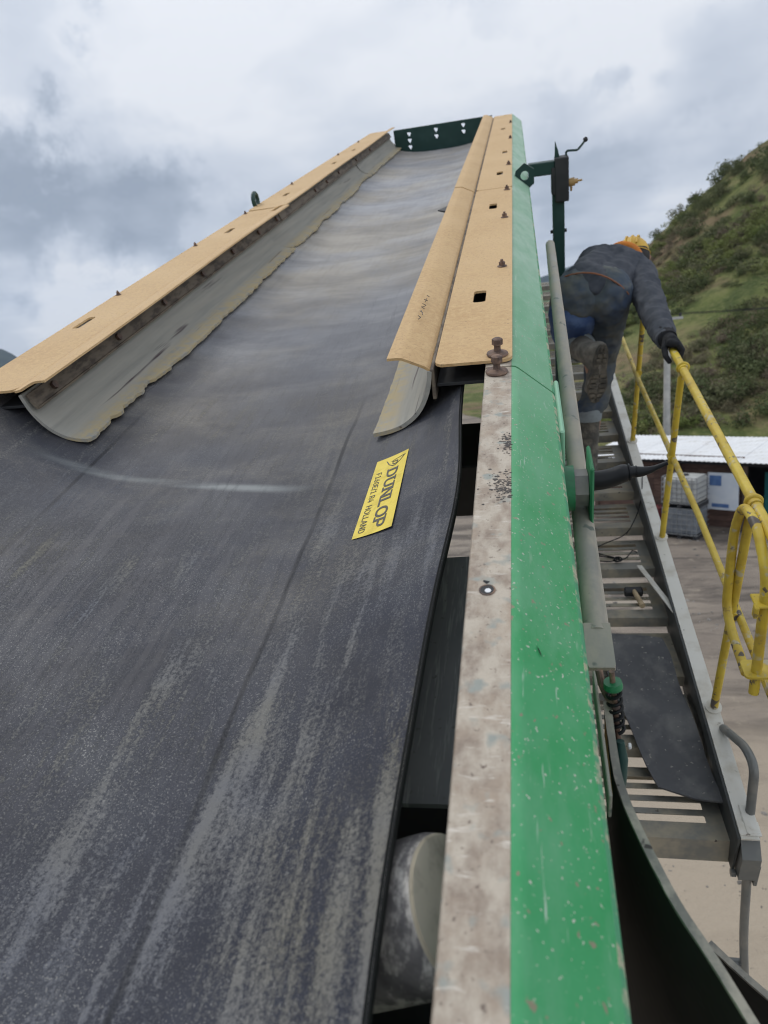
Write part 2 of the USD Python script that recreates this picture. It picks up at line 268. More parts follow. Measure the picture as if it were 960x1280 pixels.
M_BELT = belt_material()
M_STRIP = worn("worn_flange", (0.355, 0.285, 0.215), (0.45, 0.395, 0.32), (0.40, 0.60), 22, (1.5, 0.9, 1), base2=(0.21, 0.162, 0.125), base_scale=21, rough=0.65, rough2=0.8, bump=0.9, bump_scale=120, bump_dist=0.0016, speck=(0.15, 0.115, 0.09), speck_at=(0.63, 0.74), speck_scale=130, speck2=(0.27, 0.285, 0.255), speck2_at=(0.58, 0.68), speck2_scale=30, scratch=((0.55, 0.50, 0.43), (30, 150, 1), (0, 0, 0.3), (0.60, 0.70)))
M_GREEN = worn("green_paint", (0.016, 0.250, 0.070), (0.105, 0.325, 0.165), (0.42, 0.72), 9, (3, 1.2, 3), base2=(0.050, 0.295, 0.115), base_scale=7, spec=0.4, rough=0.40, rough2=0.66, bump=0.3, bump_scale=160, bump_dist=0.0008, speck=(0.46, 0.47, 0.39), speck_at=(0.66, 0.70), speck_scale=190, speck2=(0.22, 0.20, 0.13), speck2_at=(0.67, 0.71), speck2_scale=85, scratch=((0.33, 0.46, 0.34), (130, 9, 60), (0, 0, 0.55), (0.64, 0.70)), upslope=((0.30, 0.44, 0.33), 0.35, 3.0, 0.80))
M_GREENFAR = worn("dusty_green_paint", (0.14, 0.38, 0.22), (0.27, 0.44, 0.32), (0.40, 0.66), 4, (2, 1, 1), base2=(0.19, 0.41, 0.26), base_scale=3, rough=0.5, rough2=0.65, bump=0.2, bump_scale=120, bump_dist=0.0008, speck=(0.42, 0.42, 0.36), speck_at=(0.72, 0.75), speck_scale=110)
M_GEDGE = worn("chipped_edge", (0.36, 0.33, 0.24), (0.06, 0.25, 0.125), (0.40, 0.52), 40, (1, 1, 1), base2=(0.36, 0.33, 0.22), rough=0.6)
M_DKGREEN = worn("dark_green_paint", (0.006, 0.032, 0.027), (0.016, 0.05, 0.042), (0.5, 0.7), 9, rough=0.45, rough2=0.6, bump=0.15)
M_TAN = worn("ochre_plate", (0.44, 0.272, 0.112), (0.545, 0.375, 0.185), (0.40, 0.64), 75, (1, 1, 1), base2=(0.54, 0.365, 0.180), base_scale=2.8, rough=0.65, rough2=0.8, bump=0.6, bump_scale=240, bump_dist=0.0015, speck=(0.30, 0.185, 0.09), speck_at=(0.62, 0.76), speck_scale=260, speck2=(0.41, 0.26, 0.12), speck2_at=(0.54, 0.76), speck2_scale=110, scratch=((0.17, 0.10, 0.06), (170, 170, 170), (0, 0, 0), (0.63, 0.70)))
M_SKIRT = worn("skirt_rubber", (0.20, 0.195, 0.165), (0.27, 0.255, 0.205), (0.42, 0.62), 3.0, (26, 1.6, 26), base2=(0.165, 0.165, 0.145), base_scale=5, rough=0.75, rough2=0.9, bump=0.35, bump_scale=90, speck=(0.055, 0.058, 0.062), speck_at=(0.62, 0.67), speck_scale=9)
def skirt_material():
    N = {"tc": ("texture_coordinate", {}), "m": ("mapping", {"scale": (45, 2.2, 45)}), "n": ("noise_texture", {"scale": 1.0, "detail": 5.0, "roughness": 0.6}),
         "c": ("rgb_ramp", {"ramp": [(0.30, (0.255, 0.252, 0.225)), (0.48, (0.305, 0.298, 0.262)), (0.72, (0.35, 0.332, 0.285))]}),
         "m2": ("mapping", {"scale": (55, 2.0, 55), "location": (1, 4.3, 2)}), "n2": ("noise_texture", {"scale": 1.0, "detail": 3.0, "roughness": 0.5}), "r2": ramp(0.66, 0.74), "x2": ("mix", {"color2": (0.07, 0.048, 0.055)}),
         "n3": ("noise_texture", {"scale": 34.0, "detail": 5.0, "roughness": 0.7}), "sep": ("separate_xyz", {}), "lo": ("map_range", {"range_type": "smoothstep", "from_min": -0.118, "from_max": -0.133, "to_min": 0.0, "to_max": 0.85}), "r3": ramp(0.36, 0.56), "mm": ("math", {"math_type": "multiply"}), "x3": ("mix", {"color2": (0.42, 0.335, 0.18)}),
         "bp": ("bump", {"strength": 0.5, "distance": 0.002}), "p": ("principled_bsdf", {"roughness": 0.8, "specular_ior_level": 0.3})}
    L = [("tc.object", "m.vector"), ("m.vector", "n.vector"), ("n.fac", "c.fac"), ("tc.object", "m2.vector"), ("m2.vector", "n2.vector"), ("n2.fac", "r2.fac"), ("c.color", "x2.color1"), ("r2.color", "x2.fac"),
         ("tc.object", "n3.vector"), ("n3.fac", "r3.fac"), ("tc.object", "sep.vector"), ("sep.z", "lo.value"), ("lo.result", "mm.value1"), ("r3.color", "mm.value2"), ("x2.color", "x3.color1"), ("mm.value", "x3.fac"),
         ("x3.color", "p.base_color"), ("n3.fac", "bp.height"), ("bp.normal", "p.normal")]
    return mat("skirt_rubber_dusty", N, L)
M_SKIRT = skirt_material()
M_CLAMP = worn("dirty_clamp_steel", (0.15, 0.12, 0.085), (0.07, 0.055, 0.042), (0.45, 0.6), 14, (3, 1, 3), rough=0.7)
M_RUST = worn("rusty_steel", (0.105, 0.062, 0.045), (0.20, 0.125, 0.085), (0.45, 0.62), 60, base2=(0.06, 0.042, 0.036), base_scale=40, rough=0.65, rough2=0.8, bump=0.6, bump_scale=260, bump_dist=0.0008)
M_BLACK = worn("black_steel", (0.012, 0.013, 0.014), (0.03, 0.03, 0.03), (0.5, 0.7), 10, rough=0.6)
M_PAN = worn("scratched_dark_plate", (0.20, 0.21, 0.21), (0.38, 0.385, 0.37), (0.52, 0.66), 3, (50, 4, 1), base2=(0.26, 0.265, 0.26), base_scale=9, rough=0.6, speck=(0.2, 0.2, 0.19), speck_at=(0.66, 0.72), speck_scale=90)
M_ROLL = worn("worn_roller_rubber", (0.10, 0.097, 0.097), (0.52, 0.50, 0.46), (0.47, 0.60), 42, (1.2, 0.7, 0.7), base2=(0.23, 0.22, 0.215), base_scale=30, rough=0.85, rough2=0.95, spec=0.15, bump=0.7, bump_scale=160)
M_ROLLEND = worn("cream_roller_end", (0.50, 0.46, 0.37), (0.33, 0.30, 0.24), (0.5, 0.65), 20, rough=0.6)
M_PIPE = worn("dusty_grey_pipe", (0.27, 0.255, 0.21), (0.33, 0.30, 0.24), (0.45, 0.6), 9, (2, 1, 2), base2=(0.21, 0.205, 0.175), base_scale=7, rough=0.5, speck=(0.10, 0.12, 0.10), speck_at=(0.66, 0.72), speck_scale=30)
M_STEEL = worn("grey_galvanised", (0.155, 0.16, 0.15), (0.24, 0.23, 0.20), (0.45, 0.65), 8, (1, 1, 1), base2=(0.115, 0.12, 0.115), base_scale=6, rough=0.42, rough2=0.65, metal=0.35, bump=0.2, speck=(0.05, 0.05, 0.045), speck_at=(0.68, 0.73), speck_scale=45)
M_STRING = worn("pale_grey_stringer", (0.55, 0.53, 0.465), (0.43, 0.395, 0.32), (0.5, 0.68), 7, (1, 1, 1), base2=(0.60, 0.59, 0.535), base_scale=3, rough=0.5, bump=0.15, speck=(0.16, 0.14, 0.11), speck_at=(0.70, 0.74), speck_scale=35)
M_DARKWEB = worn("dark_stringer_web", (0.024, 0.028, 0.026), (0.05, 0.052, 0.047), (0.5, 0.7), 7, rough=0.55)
M_TREAD = worn("dusty_tread_plate", (0.20, 0.195, 0.165), (0.32, 0.285, 0.21), (0.42, 0.62), 9, (1, 1, 1), base2=(0.145, 0.145, 0.13), base_scale=5, rough=0.5, rough2=0.8, metal=0.2, bump=0.3, speck=(0.06, 0.05, 0.04), speck_at=(0.70, 0.74), speck_scale=40)
M_YELLOW = worn("yellow_pipe_paint", (0.50, 0.36, 0.026), (0.42, 0.29, 0.030), (0.42, 0.66), 10, base2=(0.56, 0.43, 0.05), base_scale=5, rough=0.38, rough2=0.6, bump=0.2, bump_scale=90, bump_dist=0.001, speck=(0.075, 0.060, 0.048), speck_at=(0.665, 0.685), speck_scale=11, speck2=(0.40, 0.36, 0.24), speck2_at=(0.60, 0.70), speck2_scale=31, scratch=((0.10, 0.08, 0.06), (40, 40, 40), (0, 0, 0), (0.60, 0.63)))
M_MAT = worn("worn_rubber_mat", (0.035, 0.037, 0.042), (0.135, 0.135, 0.13), (0.46, 0.68), 7, (1.2, 1, 1), base2=(0.065, 0.067, 0.07), base_scale=5, rough=0.6, rough2=0.85, bump=0.3, speck=(0.22, 0.21, 0.18), speck_at=(0.66, 0.72), speck_scale=65)
M_FLAP = worn("black_rubber_sheet", (0.010, 0.011, 0.011), (0.024, 0.024, 0.022), (0.5, 0.72), 8, (1, 1, 1), base2=(0.016, 0.017, 0.016), rough=0.75, rough2=0.9, spec=0.12, bump=0.3, speck=(0.035, 0.035, 0.03), speck_at=(0.70, 0.76), speck_scale=120)
M_FLAPEDGE = worn("cut_rubber_edge", (0.21, 0.205, 0.175), (0.30, 0.28, 0.23), (0.45, 0.6), 25, base2=(0.13, 0.13, 0.115), base_scale=14, rough=0.8, speck=(0.05, 0.045, 0.04), speck_at=(0.64, 0.70), speck_scale=60)
M_HUBGREEN = worn("green_hub_paint", (0.015, 0.13, 0.052), (0.03, 0.17, 0.075), (0.5, 0.65), 20, rough=0.4)
M_NUT = worn("grey_nut_steel", (0.17, 0.165, 0.155), (0.24, 0.23, 0.21), (0.45, 0.6), 30, rough=0.5, metal=0.4)
M_CABLE = worn("black_cable", (0.005, 0.006, 0.007), rough=0.42, spec=0.25)
M_STICKER = worn("yellow_label", (0.70, 0.53, 0.045), (0.62, 0.48, 0.08), (0.48, 0.66), 40, base2=(0.74, 0.58, 0.07), base_scale=22, rough=0.45, bump=0.1)
M_INK = worn("label_ink", (0.055, 0.05, 0.035), (0.14, 0.11, 0.04), (0.60, 0.72), 160, rough=0.5)
M_WOOD = worn("pale_wood_handle", (0.42, 0.32, 0.19), (0.33, 0.25, 0.15), (0.45, 0.6), 20, rough=0.65)
M_OCHRE = worn("ochre_bracket", (0.42, 0.27, 0.10), (0.30, 0.2, 0.09), (0.5, 0.65), 25, rough=0.6)

# ------------------------------------------------------------------ ground
O2 = np.array([0, 0, 0.0])
def ground_z(x, y):
    r = np.hypot(x, y); p = np.stack([x * 0.12, y * 0.12, 0 * x], -1)
    z = 0.35 * (meshkit.fbm(p, 4, 3) - 0.5) + 0.10 * (meshkit.fbm(np.stack([x * 0.35 + 3, y * 1.1, 0 * x], -1), 4, 9) - 0.5)
    return z * np.clip((70 - r) / 20, 0, 1)
def ground_material():
    N = {"tc": ("texture_coordinate", {}), "n1": ("noise_texture", {"scale": 0.16, "detail": 6.0, "roughness": 0.6}),
         "c1": ("rgb_ramp", {"ramp": [(0.34, (0.15, 0.125, 0.105)), (0.50, (0.225, 0.19, 0.155)), (0.66, (0.31, 0.27, 0.22))]}),
         "m2": ("mapping", {"scale": (0.30, 1.25, 1), "rotation": (0, 0, -0.42)}), "n2": ("noise_texture", {"scale": 1.0, "detail": 7.0, "roughness": 0.68, "distortion": 0.7}), "r2": ramp(0.47, 0.60), "x2": ("mix", {"color2": (0.085, 0.072, 0.062)}), "f2": ("math", {"math_type": "multiply", "value2": 0.85}),
         "n3": ("noise_texture", {"scale": 2.4, "detail": 6.0, "roughness": 0.7}), "r3": ramp(0.58, 0.70), "x3": ("mix", {"color2": (0.34, 0.295, 0.225)}), "f3": ("math", {"math_type": "multiply", "value2": 0.6}),
         "n4": ("noise_texture", {"scale": 9.0, "detail": 4.0, "roughness": 0.7}), "r4": ramp(0.66, 0.72), "x4": ("mix", {"color2": (0.085, 0.08, 0.075)}),
         "sp": ("vector_math", {"math_type": "distance", "vector2": (1.5, 5.0, 0.0)}), "pm": ("map_range", {"range_type": "smoothstep", "from_min": 14.0, "from_max": 6.5, "to_min": 0.0, "to_max": 0.8}), "nx": ("noise_texture", {"scale": 0.8, "detail": 5.0}), "px": ("math", {"math_type": "multiply_add", "value2": 8.0}), "x5": ("mix", {"color2": (0.37, 0.31, 0.235)}), "bh": ("math", {"math_type": "add"}), "bp": ("bump", {"strength": 0.6, "distance": 0.05}), "p": ("principled_bsdf", {"roughness": 0.9, "specular_ior_level": 0.25})}
    L = [("tc.object", "n1.vector"), ("n1.fac", "c1.fac"), ("tc.object", "m2.vector"), ("m2.vector", "n2.vector"), ("n2.fac", "r2.fac"), ("r2.color", "f2.value1"), ("f2.value", "x2.fac"), ("c1.color", "x2.color1"),
         ("tc.object", "n3.vector"), ("n3.fac", "r3.fac"), ("r3.color", "f3.value1"), ("f3.value", "x3.fac"), ("x2.color", "x3.color1"), ("tc.object", "n4.vector"), ("n4.fac", "r4.fac"), ("r4.color", "x4.fac"), ("tc.object", "sp.vector1"), ("tc.object", "nx.vector"), ("nx.fac", "px.value1"), ("sp.value", "px.value3"), ("px.value", "pm.value"), ("pm.result", "x5.fac"), ("x3.color", "x5.color1"), ("x5.color", "x4.color1"),
         ("n2.fac", "bh.value1"), ("n4.fac", "bh.value2"), ("bh.value", "bp.height"), ("bp.normal", "p.normal"), ("x4.color", "p.base_color")]
    return mat("dry_mud", N, L)
rr = np.r_[np.linspace(0, 60, 170), 70, 90, 130, 200, 400, 900, 1800, 3450]
aa = np.linspace(0, 2 * PI, 361)
def gfun(R, A):
    x, y = R * np.sin(A), R * np.cos(A); return np.stack([x, y, ground_z(x, y)], -1)
put("ground", grid(rr, aa[::-1], gfun), ground_material(), smooth=True, kind="structure")

# loose stones on the yard
g = np.random.default_rng(17); path = numbered("/World", "gravel"); pi = UsdGeom.PointInstancer.Define(stage, path); UsdGeom.Scope.Define(stage, path + "/stones"); tg = []
M_STONE = worn("grey_stone", (0.13, 0.12, 0.11), (0.24, 0.22, 0.19), (0.45, 0.6), 9, rough=0.9, varied=0.5)
for k in range(3):
    st_ = trimesh.creation.icosphere(subdivisions=1, radius=1.0); st_.vertices *= (0.75 + 0.5 * g.random((len(st_.vertices), 1))) * (1, 0.8, 0.55); tg.append(usdkit.mesh(stage, f"{path}/stones/stone_{k:03d}", st_, M_STONE).GetPath())
n_ = 2600; px_, py_ = g.uniform(-1, 13, n_), g.uniform(3.5, 27, n_); keep = meshkit.fbm(np.stack([px_ * 0.5, py_ * 0.5, 0 * px_], 1), 3, 4) > 0.46; px_, py_ = px_[keep], py_[keep]; pz_ = ground_z(px_, py_); sz_ = 0.012 + 0.05 * g.random(len(px_)) ** 4
pi.CreatePrototypesRel().SetTargets(tg); pi.CreateProtoIndicesAttr([int(k) for k in g.integers(0, 3, len(px_))]); pi.CreatePositionsAttr([Gf.Vec3f(float(a), float(b), float(c)) for a, b, c in zip(px_, py_, pz_)])
pi.CreateScalesAttr([Gf.Vec3f(float(a), float(a), float(a)) for a in sz_]); pi.CreateOrientationsAttr([Gf.Quath(math.cos(a), 0, 0, math.sin(a)) for a in g.uniform(0, PI, len(px_))])
data(pi.GetPrim(), kind="stuff", label="small grey stones strewn over the muddy yard", category="gravel")

# ------------------------------------------------------------------ hills
AZ = np.radians([-12, -7, -1, 1.0, 2.1, 4.0, 6.9, 9.0, 10.7, 12.4, 13.9, 15.3, 16.7, 22, 30, 45, 60])
RZ = np.array([0, 0.0, 0.3, 3.2, 5.0, 9.6, 14.2, 16.6, 19.3, 21.4, 23.4, 25.2, 26.7, 34, 38, 34, 25.0]) * 1.02
def hill_z(x, y):
    r, a = np.hypot(x, y), np.arctan2(x, y)
    zr = np.interp(a, AZ, RZ)
    t = (r - 43) / 57.0
    up = np.clip(t, 0, 1); prof = 0.80 * up + 0.20 * up ** 2
    z = zr * np.where(t <= 1, prof, np.clip(1 - (t - 1) * 0.5, 0, 1))
    p = np.stack([x * 0.055, y * 0.055, 0 * x], -1)
    rel = np.clip(t * 2.2, 0, 1) * np.clip(zr / 8, 0, 1)
    z = z + rel * (3.2 * (meshkit.fbm(p, 4, 21) - 0.5) * np.clip((1.02 - t) * 4, 0.12, 1) + 0.9 * (meshkit.fbm(p * 5, 3, 5) - 0.5))
    return np.where(t < -0.1, -1.0, z - 0.05)
def hill_material():
    N = {"tc": ("texture_coordinate", {}), "n1": ("noise_texture", {"scale": 0.09, "detail": 7.0, "roughness": 0.66, "distortion": 0.4}), "c1": ("rgb_ramp", {"ramp": [(0.34, (0.070, 0.090, 0.032)), (0.43, (0.125, 0.145, 0.048)), (0.50, (0.175, 0.175, 0.072)), (0.56, (0.20, 0.160, 0.088)), (0.66, (0.185, 0.125, 0.085))]}),
         "n2": ("noise_texture", {"scale": 0.55, "detail": 7.0, "roughness": 0.72}), "r2": ramp(0.44, 0.62), "x2": ("mix", {"mix_type": "mix", "color2": (0.05, 0.075, 0.024)}), "f2": ("math", {"math_type": "multiply", "value2": 0.75}),
         "n3": ("noise_texture", {"scale": 3.0, "detail": 4.0, "roughness": 0.7}), "r3": ramp(0.52, 0.66), "x3": ("mix", {"color2": (0.24, 0.23, 0.10)}), "f3": ("math", {"math_type": "multiply", "value2": 0.5}),
         "bp": ("bump", {"strength": 1.0, "distance": 0.5}), "p": ("principled_bsdf", {"roughness": 0.95, "specular_ior_level": 0.1})}
    L = [("tc.object", "n1.vector"), ("n1.fac", "c1.fac"), ("tc.object", "n2.vector"), ("n2.fac", "r2.fac"), ("r2.color", "f2.value1"), ("f2.value", "x2.fac"), ("c1.color", "x2.color1"), ("tc.object", "n3.vector"), ("n3.fac", "r3.fac"), ("r3.color", "f3.value1"), ("f3.value", "x3.fac"), ("x2.color", "x3.color1"),
         ("x3.color", "p.base_color"), ("n2.fac", "bp.height"), ("bp.normal", "p.normal")]
    return mat("hill_scrub_ground", N, L)
M_HILL = hill_material()
def hfun(R, A):
    x, y = R * np.sin(A), R * np.cos(A); return np.stack([x, y, hill_z(x, y)], -1)
put("hill", grid(np.linspace(38, 190, 130), np.radians(np.linspace(60, -12, 240)), hfun), M_HILL, smooth=True, kind="structure")
def far_ridge(name, dist, prof, m, depth=1500, seed=1):
    azs = np.radians(np.linspace(prof[-1][0], prof[0][0], 260)); pa, pe = np.radians([p[0] for p in prof]), np.radians([p[1] for p in prof])
    def fn(T, A):
        el = np.interp(A, pa, pe); h = dist * np.tan(el); R = dist + (T - 0.5) * depth * 2
        n = meshkit.fbm(np.stack([A * 30, T * 6, 0 * A], -1), 5, seed) - 0.5
        z = np.maximum(h, 0) * np.clip(1 - np.abs(T - 0.5) * 2, 0, 1) ** 0.9 * (1 + 0.10 * n) - 4
        z = z * np.where(T < 0.5, 1 + 0.5 * n * (0.5 - T) * 2, 1)
        return np.stack([R * np.sin(A), R * np.cos(A), z], -1)
    put(name, grid(np.linspace(0, 1, 41), azs, fn), m, smooth=True, kind="structure")
M_FAR = worn("forest_far", (0.012, 0.024, 0.022), (0.025, 0.04, 0.03), (0.45, 0.65), 0.004, base2=(0.016, 0.03, 0.026), base_scale=0.002, rough=0.95, spec=0.05, bump=0.0)
M_MID = worn("green_slope", (0.07, 0.12, 0.045), (0.11, 0.14, 0.07), (0.45, 0.65), 0.02, base2=(0.055, 0.10, 0.04), base_scale=0.006, rough=0.95, spec=0.05, bump=0.0)
far_ridge("far_mountains", 2500, [(-75, 4.5), (-55, 5.0), (-46, 4.3), (-40.5, 3.5), (-38.8, 2.75), (-37.9, 1.9), (-36, 0.9), (-28, 0.6), (-10, 1.5), (0, 4.6), (3, 5.3), (5, 6.0), (7, 6.6), (9.5, 6.5), (14, 5.5), (25, 5), (60, 6)], M_FAR, depth=800)
far_ridge("green_valley_slope", 1200, [(-8, 0.3), (0, 3.9), (3, 4.9), (5, 5.3), (7, 4.6), (9, 3.6), (14, 2), (20, 0.3)], M_MID, depth=400, seed=4)

# shrubs on the hill: leafy clumps
def leaf_cloud(n, seed, lobes=5, flat=0.75, leaf=0.16):
    g = np.random.default_rng(seed); c = g.normal(0, 0.42, (lobes, 3)) * (1, 1, 0.6); rad = g.uniform(0.32, 0.62, lobes)
    k = g.integers(0, lobes, n); d = g.normal(size=(n, 3)); d /= np.linalg.norm(d, axis=1)[:, None]
    p = c[k] + d * (rad[k] * g.uniform(0.55, 1.05, n) ** 0.6)[:, None]; p[:, 2] = p[:, 2] * flat + 0.42
    a = g.normal(size=(n, 3)); a /= np.linalg.norm(a, axis=1)[:, None]; b = np.cross(a, d); b /= np.maximum(np.linalg.norm(b, axis=1), 1e-6)[:, None]
    s = leaf * g.uniform(0.6, 1.4, (n, 1)); V = np.stack([p - a * s, p + b * s * 0.5, p + a * s, p - b * s * 0.5], 1).reshape(-1, 3)
    i = np.arange(n)[:, None] * 4; return tri(V, i + np.array([0, 1, 2, 3]))
def leaf_material(name, a, b, c):
    N = {"oi": ("object_info", {}), "g": ("geometry", {}), "rp": ("rgb_ramp", {"ramp": [(0.0, a), (0.5, b), (1.0, c)]}), "hv": ("hsv", {}), "mr": ("map_range", {"to_min": 0.7, "to_max": 1.4}),
         "d": ("principled_bsdf", {"roughness": 0.7, "specular_ior_level": 0.2}), "t": ("translucent_bsdf", {}), "m": ("mix_closure", {"fac": 0.25})}
    L = [("oi.random", "rp.fac"), ("g.random_per_island", "mr.value"), ("mr.result", "hv.value"), ("rp.color", "hv.color"), ("hv.color", "d.base_color"), ("hv.color", "t.color"), ("d.BSDF", "m.closure1"), ("t.BSDF", "m.closure2")]
    return mat(name, N, L, surface="m.closure")
M_LEAF = [leaf_material("scrub_leaf_dark", (0.105, 0.135, 0.052), (0.14, 0.165, 0.066), (0.175, 0.18, 0.09)), leaf_material("scrub_leaf_green", (0.17, 0.215, 0.06), (0.21, 0.25, 0.07), (0.25, 0.27, 0.10)), leaf_material("scrub_leaf_dry", (0.24, 0.20, 0.12), (0.21, 0.20, 0.11), (0.26, 0.20, 0.15))]
def scrub(name, m, n, sizes, seed, protos, thr, bias):
    g = np.random.default_rng(seed); pts, sc, ori = [], [], []
    while len(pts) < n:
        a, r = np.radians(g.uniform(-3, 24)), 45 + 60 * g.uniform(0, 1) ** 0.9
        x, y = r * math.sin(a), r * math.cos(a)
        if r > 101 and g.uniform() < 0.5: continue
        if meshkit.fbm(np.array([[x * 0.08, y * 0.08, bias]]), 3, seed)[0] < thr: continue
        z = float(hill_z(np.array([x]), np.array([y]))[0])
        if z < 0.2: continue
        pts.append((x, y, z - 0.15)); s = g.uniform(*sizes); sc.append((s, s * g.uniform(0.8, 1.2), s * g.uniform(0.65, 1.1))); h = g.uniform(0, PI); ori.append(Gf.Quath(math.cos(h), 0, 0, math.sin(h)))
    path = numbered("/World", name); pi = UsdGeom.PointInstancer.Define(stage, path)
    UsdGeom.Scope.Define(stage, path + "/clumps")
    tg = []
    for k in range(protos):
        q = usdkit.mesh(stage, f"{path}/clumps/clump_{k:03d}", leaf_cloud(420, seed * 10 + k, 6, 0.75, 0.085), m); tg.append(q.GetPath())
    pi.CreatePrototypesRel().SetTargets(tg); pi.CreateProtoIndicesAttr([int(k) for k in g.integers(0, protos, n)])
    pi.CreatePositionsAttr([Gf.Vec3f(*map(float, p)) for p in pts]); pi.CreateScalesAttr([Gf.Vec3f(*map(float, p)) for p in sc]); pi.CreateOrientationsAttr(ori)
    return pi.GetPrim()
data(scrub("dark_shrubs", M_LEAF[0], 430, (0.5, 1.6), 11, 3, 0.46, 0.0), kind="stuff", label="dark green shrubs covering the hillside at the right", category="shrubs")
data(scrub("bright_shrubs", M_LEAF[1], 900, (0.4, 1.3), 12, 3, 0.49, 4.0), kind="stuff", label="brighter yellow green low bushes scattered over the hillside", category="bushes")
data(scrub("dry_brush", M_LEAF[2], 900, (0.4, 1.0), 13, 2, 0.50, 8.0), kind="stuff", label="dry brownish brush between the shrubs on the hillside", category="brush")
def small_tree(name, x, y, h, label, seed, lean=0.0, m=None):
    z = float(hill_z(np.array([x]), np.array([y]))[0]) - 0.1
    t = thing(name, label, "tree", (x, y, z), conv=False)
    top = (x + lean, y, z + h * 0.62)
    put("trunk", cat(tube([(x, y, z), (x + lean * 0.4, y, z + h * 0.3), top], [0.12, 0.09, 0.05], 8), tube([(x + lean * 0.4, y, z + h * 0.3), (x - 0.5, y + 0.2, z + h * 0.62)], [0.06, 0.03], 6), tube([(x + lean * 0.5, y, z + h * 0.36), (x + 0.6, y - 0.2, z + h * 0.7)], [0.06, 0.03], 6)), M_CLAMP, t)
    c = leaf_cloud(700, seed, 7, 0.8, 0.12); c.apply_scale(h * 0.42); c.apply_translation((x + lean, y, z + h * 0.12)); put("crown", c, m or M_LEAF[0], t, smooth=False)
small_tree("ridge_tree", 21.0, 96.6, 2.3, "lone dark bushy tree sticking out on the hill's skyline", 5, 0.1)

# ------------------------------------------------------------------ shed and what stands at it
SO = np.array([3.95, 24.72]); EX = np.array([0.838, -0.545]); EY = np.array([0.545, 0.838])
def S(x, y, z): x, y, z = np.broadcast_arrays(x, y, z); return np.stack([SO[0] + EX[0] * x + EY[0] * y, SO[1] + EX[1] * x + EY[1] * y, z], -1)
def shedmesh(m): m = m.copy(); m.vertices = S(m.vertices[:, 0], m.vertices[:, 1], m.vertices[:, 2]); return m
M_ROOF = worn("white_roof_sheet", (0.66, 0.67, 0.68), (0.55, 0.54, 0.51), (0.5, 0.7), 1.2, (1, 3, 1), base2=(0.74, 0.75, 0.76), base_scale=0.8, rough=0.45, rough2=0.6, bump=0.0, speck=(0.36, 0.33, 0.30), speck_at=(0.71, 0.75), speck_scale=5)
M_PLANK = worn("reddish_brown_planks", (0.085, 0.044, 0.032), (0.12, 0.07, 0.05), (0.45, 0.62), 3, (1, 1, 9), base2=(0.060, 0.034, 0.028), base_scale=2, rough=0.8, bump=0.2, bump_scale=20, bump_dist=0.01, varied=0.25)
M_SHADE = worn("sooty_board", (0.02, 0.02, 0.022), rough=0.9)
M_POST = worn("brown_post", (0.075, 0.05, 0.038), rough=0.8)
shed = thing("shed", "low open shed with a white corrugated roof and brown plank wall behind the yard", "shed", (*S(2, 1.5, 0)[:2], 0.0), conv=False)
for k in range(11):
    x0 = -2.3 + k * 0.86; xs = np.linspace(x0, x0 + 0.9, 37); ys = np.linspace(-0.25 - 0.02 * (k % 3), 3.3, 4); dz = 0.006 * (k % 2)
    top = grid(xs, ys, lambda X, Y: S(X, Y, 2.30 + dz + 0.075 * (Y + 0.25) + 0.010 * np.cos(X * 2 * PI / 0.15)))
    bot = top.copy(); bot.vertices[:, 2] -= 0.004; bot.invert()
    put("roof_sheet", cat(top, bot), M_ROOF, shed, smooth=True)
for k, z in enumerate(np.arange(0.02, 2.2, 0.215)):
    for j, (xa, xb) in enumerate(((-2.0, 0.05), (0.055, 1.55), (1.555, 2.95))):
        o = 0.004 * ((k * 3 + j) % 4)
        put("wall_plank", shedmesh(cbox(xa, xb, 0.35 - o, 0.39 - o, z, z + 0.205, 0.006)), M_PLANK, shed, smooth=False)
for x in (-2.05, 0.9, 2.98, 5.9):
    put("post", shedmesh(cbox(x, x + 0.13, 0.10, 0.23, -0.2, 2.27, 0.01)), M_POST, shed)
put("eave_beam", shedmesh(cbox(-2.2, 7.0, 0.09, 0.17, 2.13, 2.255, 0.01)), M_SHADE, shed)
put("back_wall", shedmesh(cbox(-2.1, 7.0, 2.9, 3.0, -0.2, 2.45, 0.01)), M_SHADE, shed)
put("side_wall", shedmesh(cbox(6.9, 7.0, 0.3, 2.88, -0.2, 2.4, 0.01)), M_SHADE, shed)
put("concrete_floor", shedmesh(cbox(-2.1, 7.0, 0.42, 2.9, -0.2, 0.09, 0.01)), M_CLAMP, shed)
M_TOTE = worn("white_tote_plastic", (0.34, 0.345, 0.33), (0.42, 0.42, 0.39), (0.45, 0.65), 3, base2=(0.29, 0.30, 0.30), rough=0.4, bump=0.05)
M_TOTE2 = worn("blueish_tote_plastic", (0.13, 0.145, 0.165), (0.19, 0.205, 0.22), (0.45, 0.65), 3, base2=(0.10, 0.115, 0.13), rough=0.4, bump=0.05)
M_CAGE = worn("tote_cage_steel", (0.20, 0.205, 0.205), rough=0.45, metal=0.3)
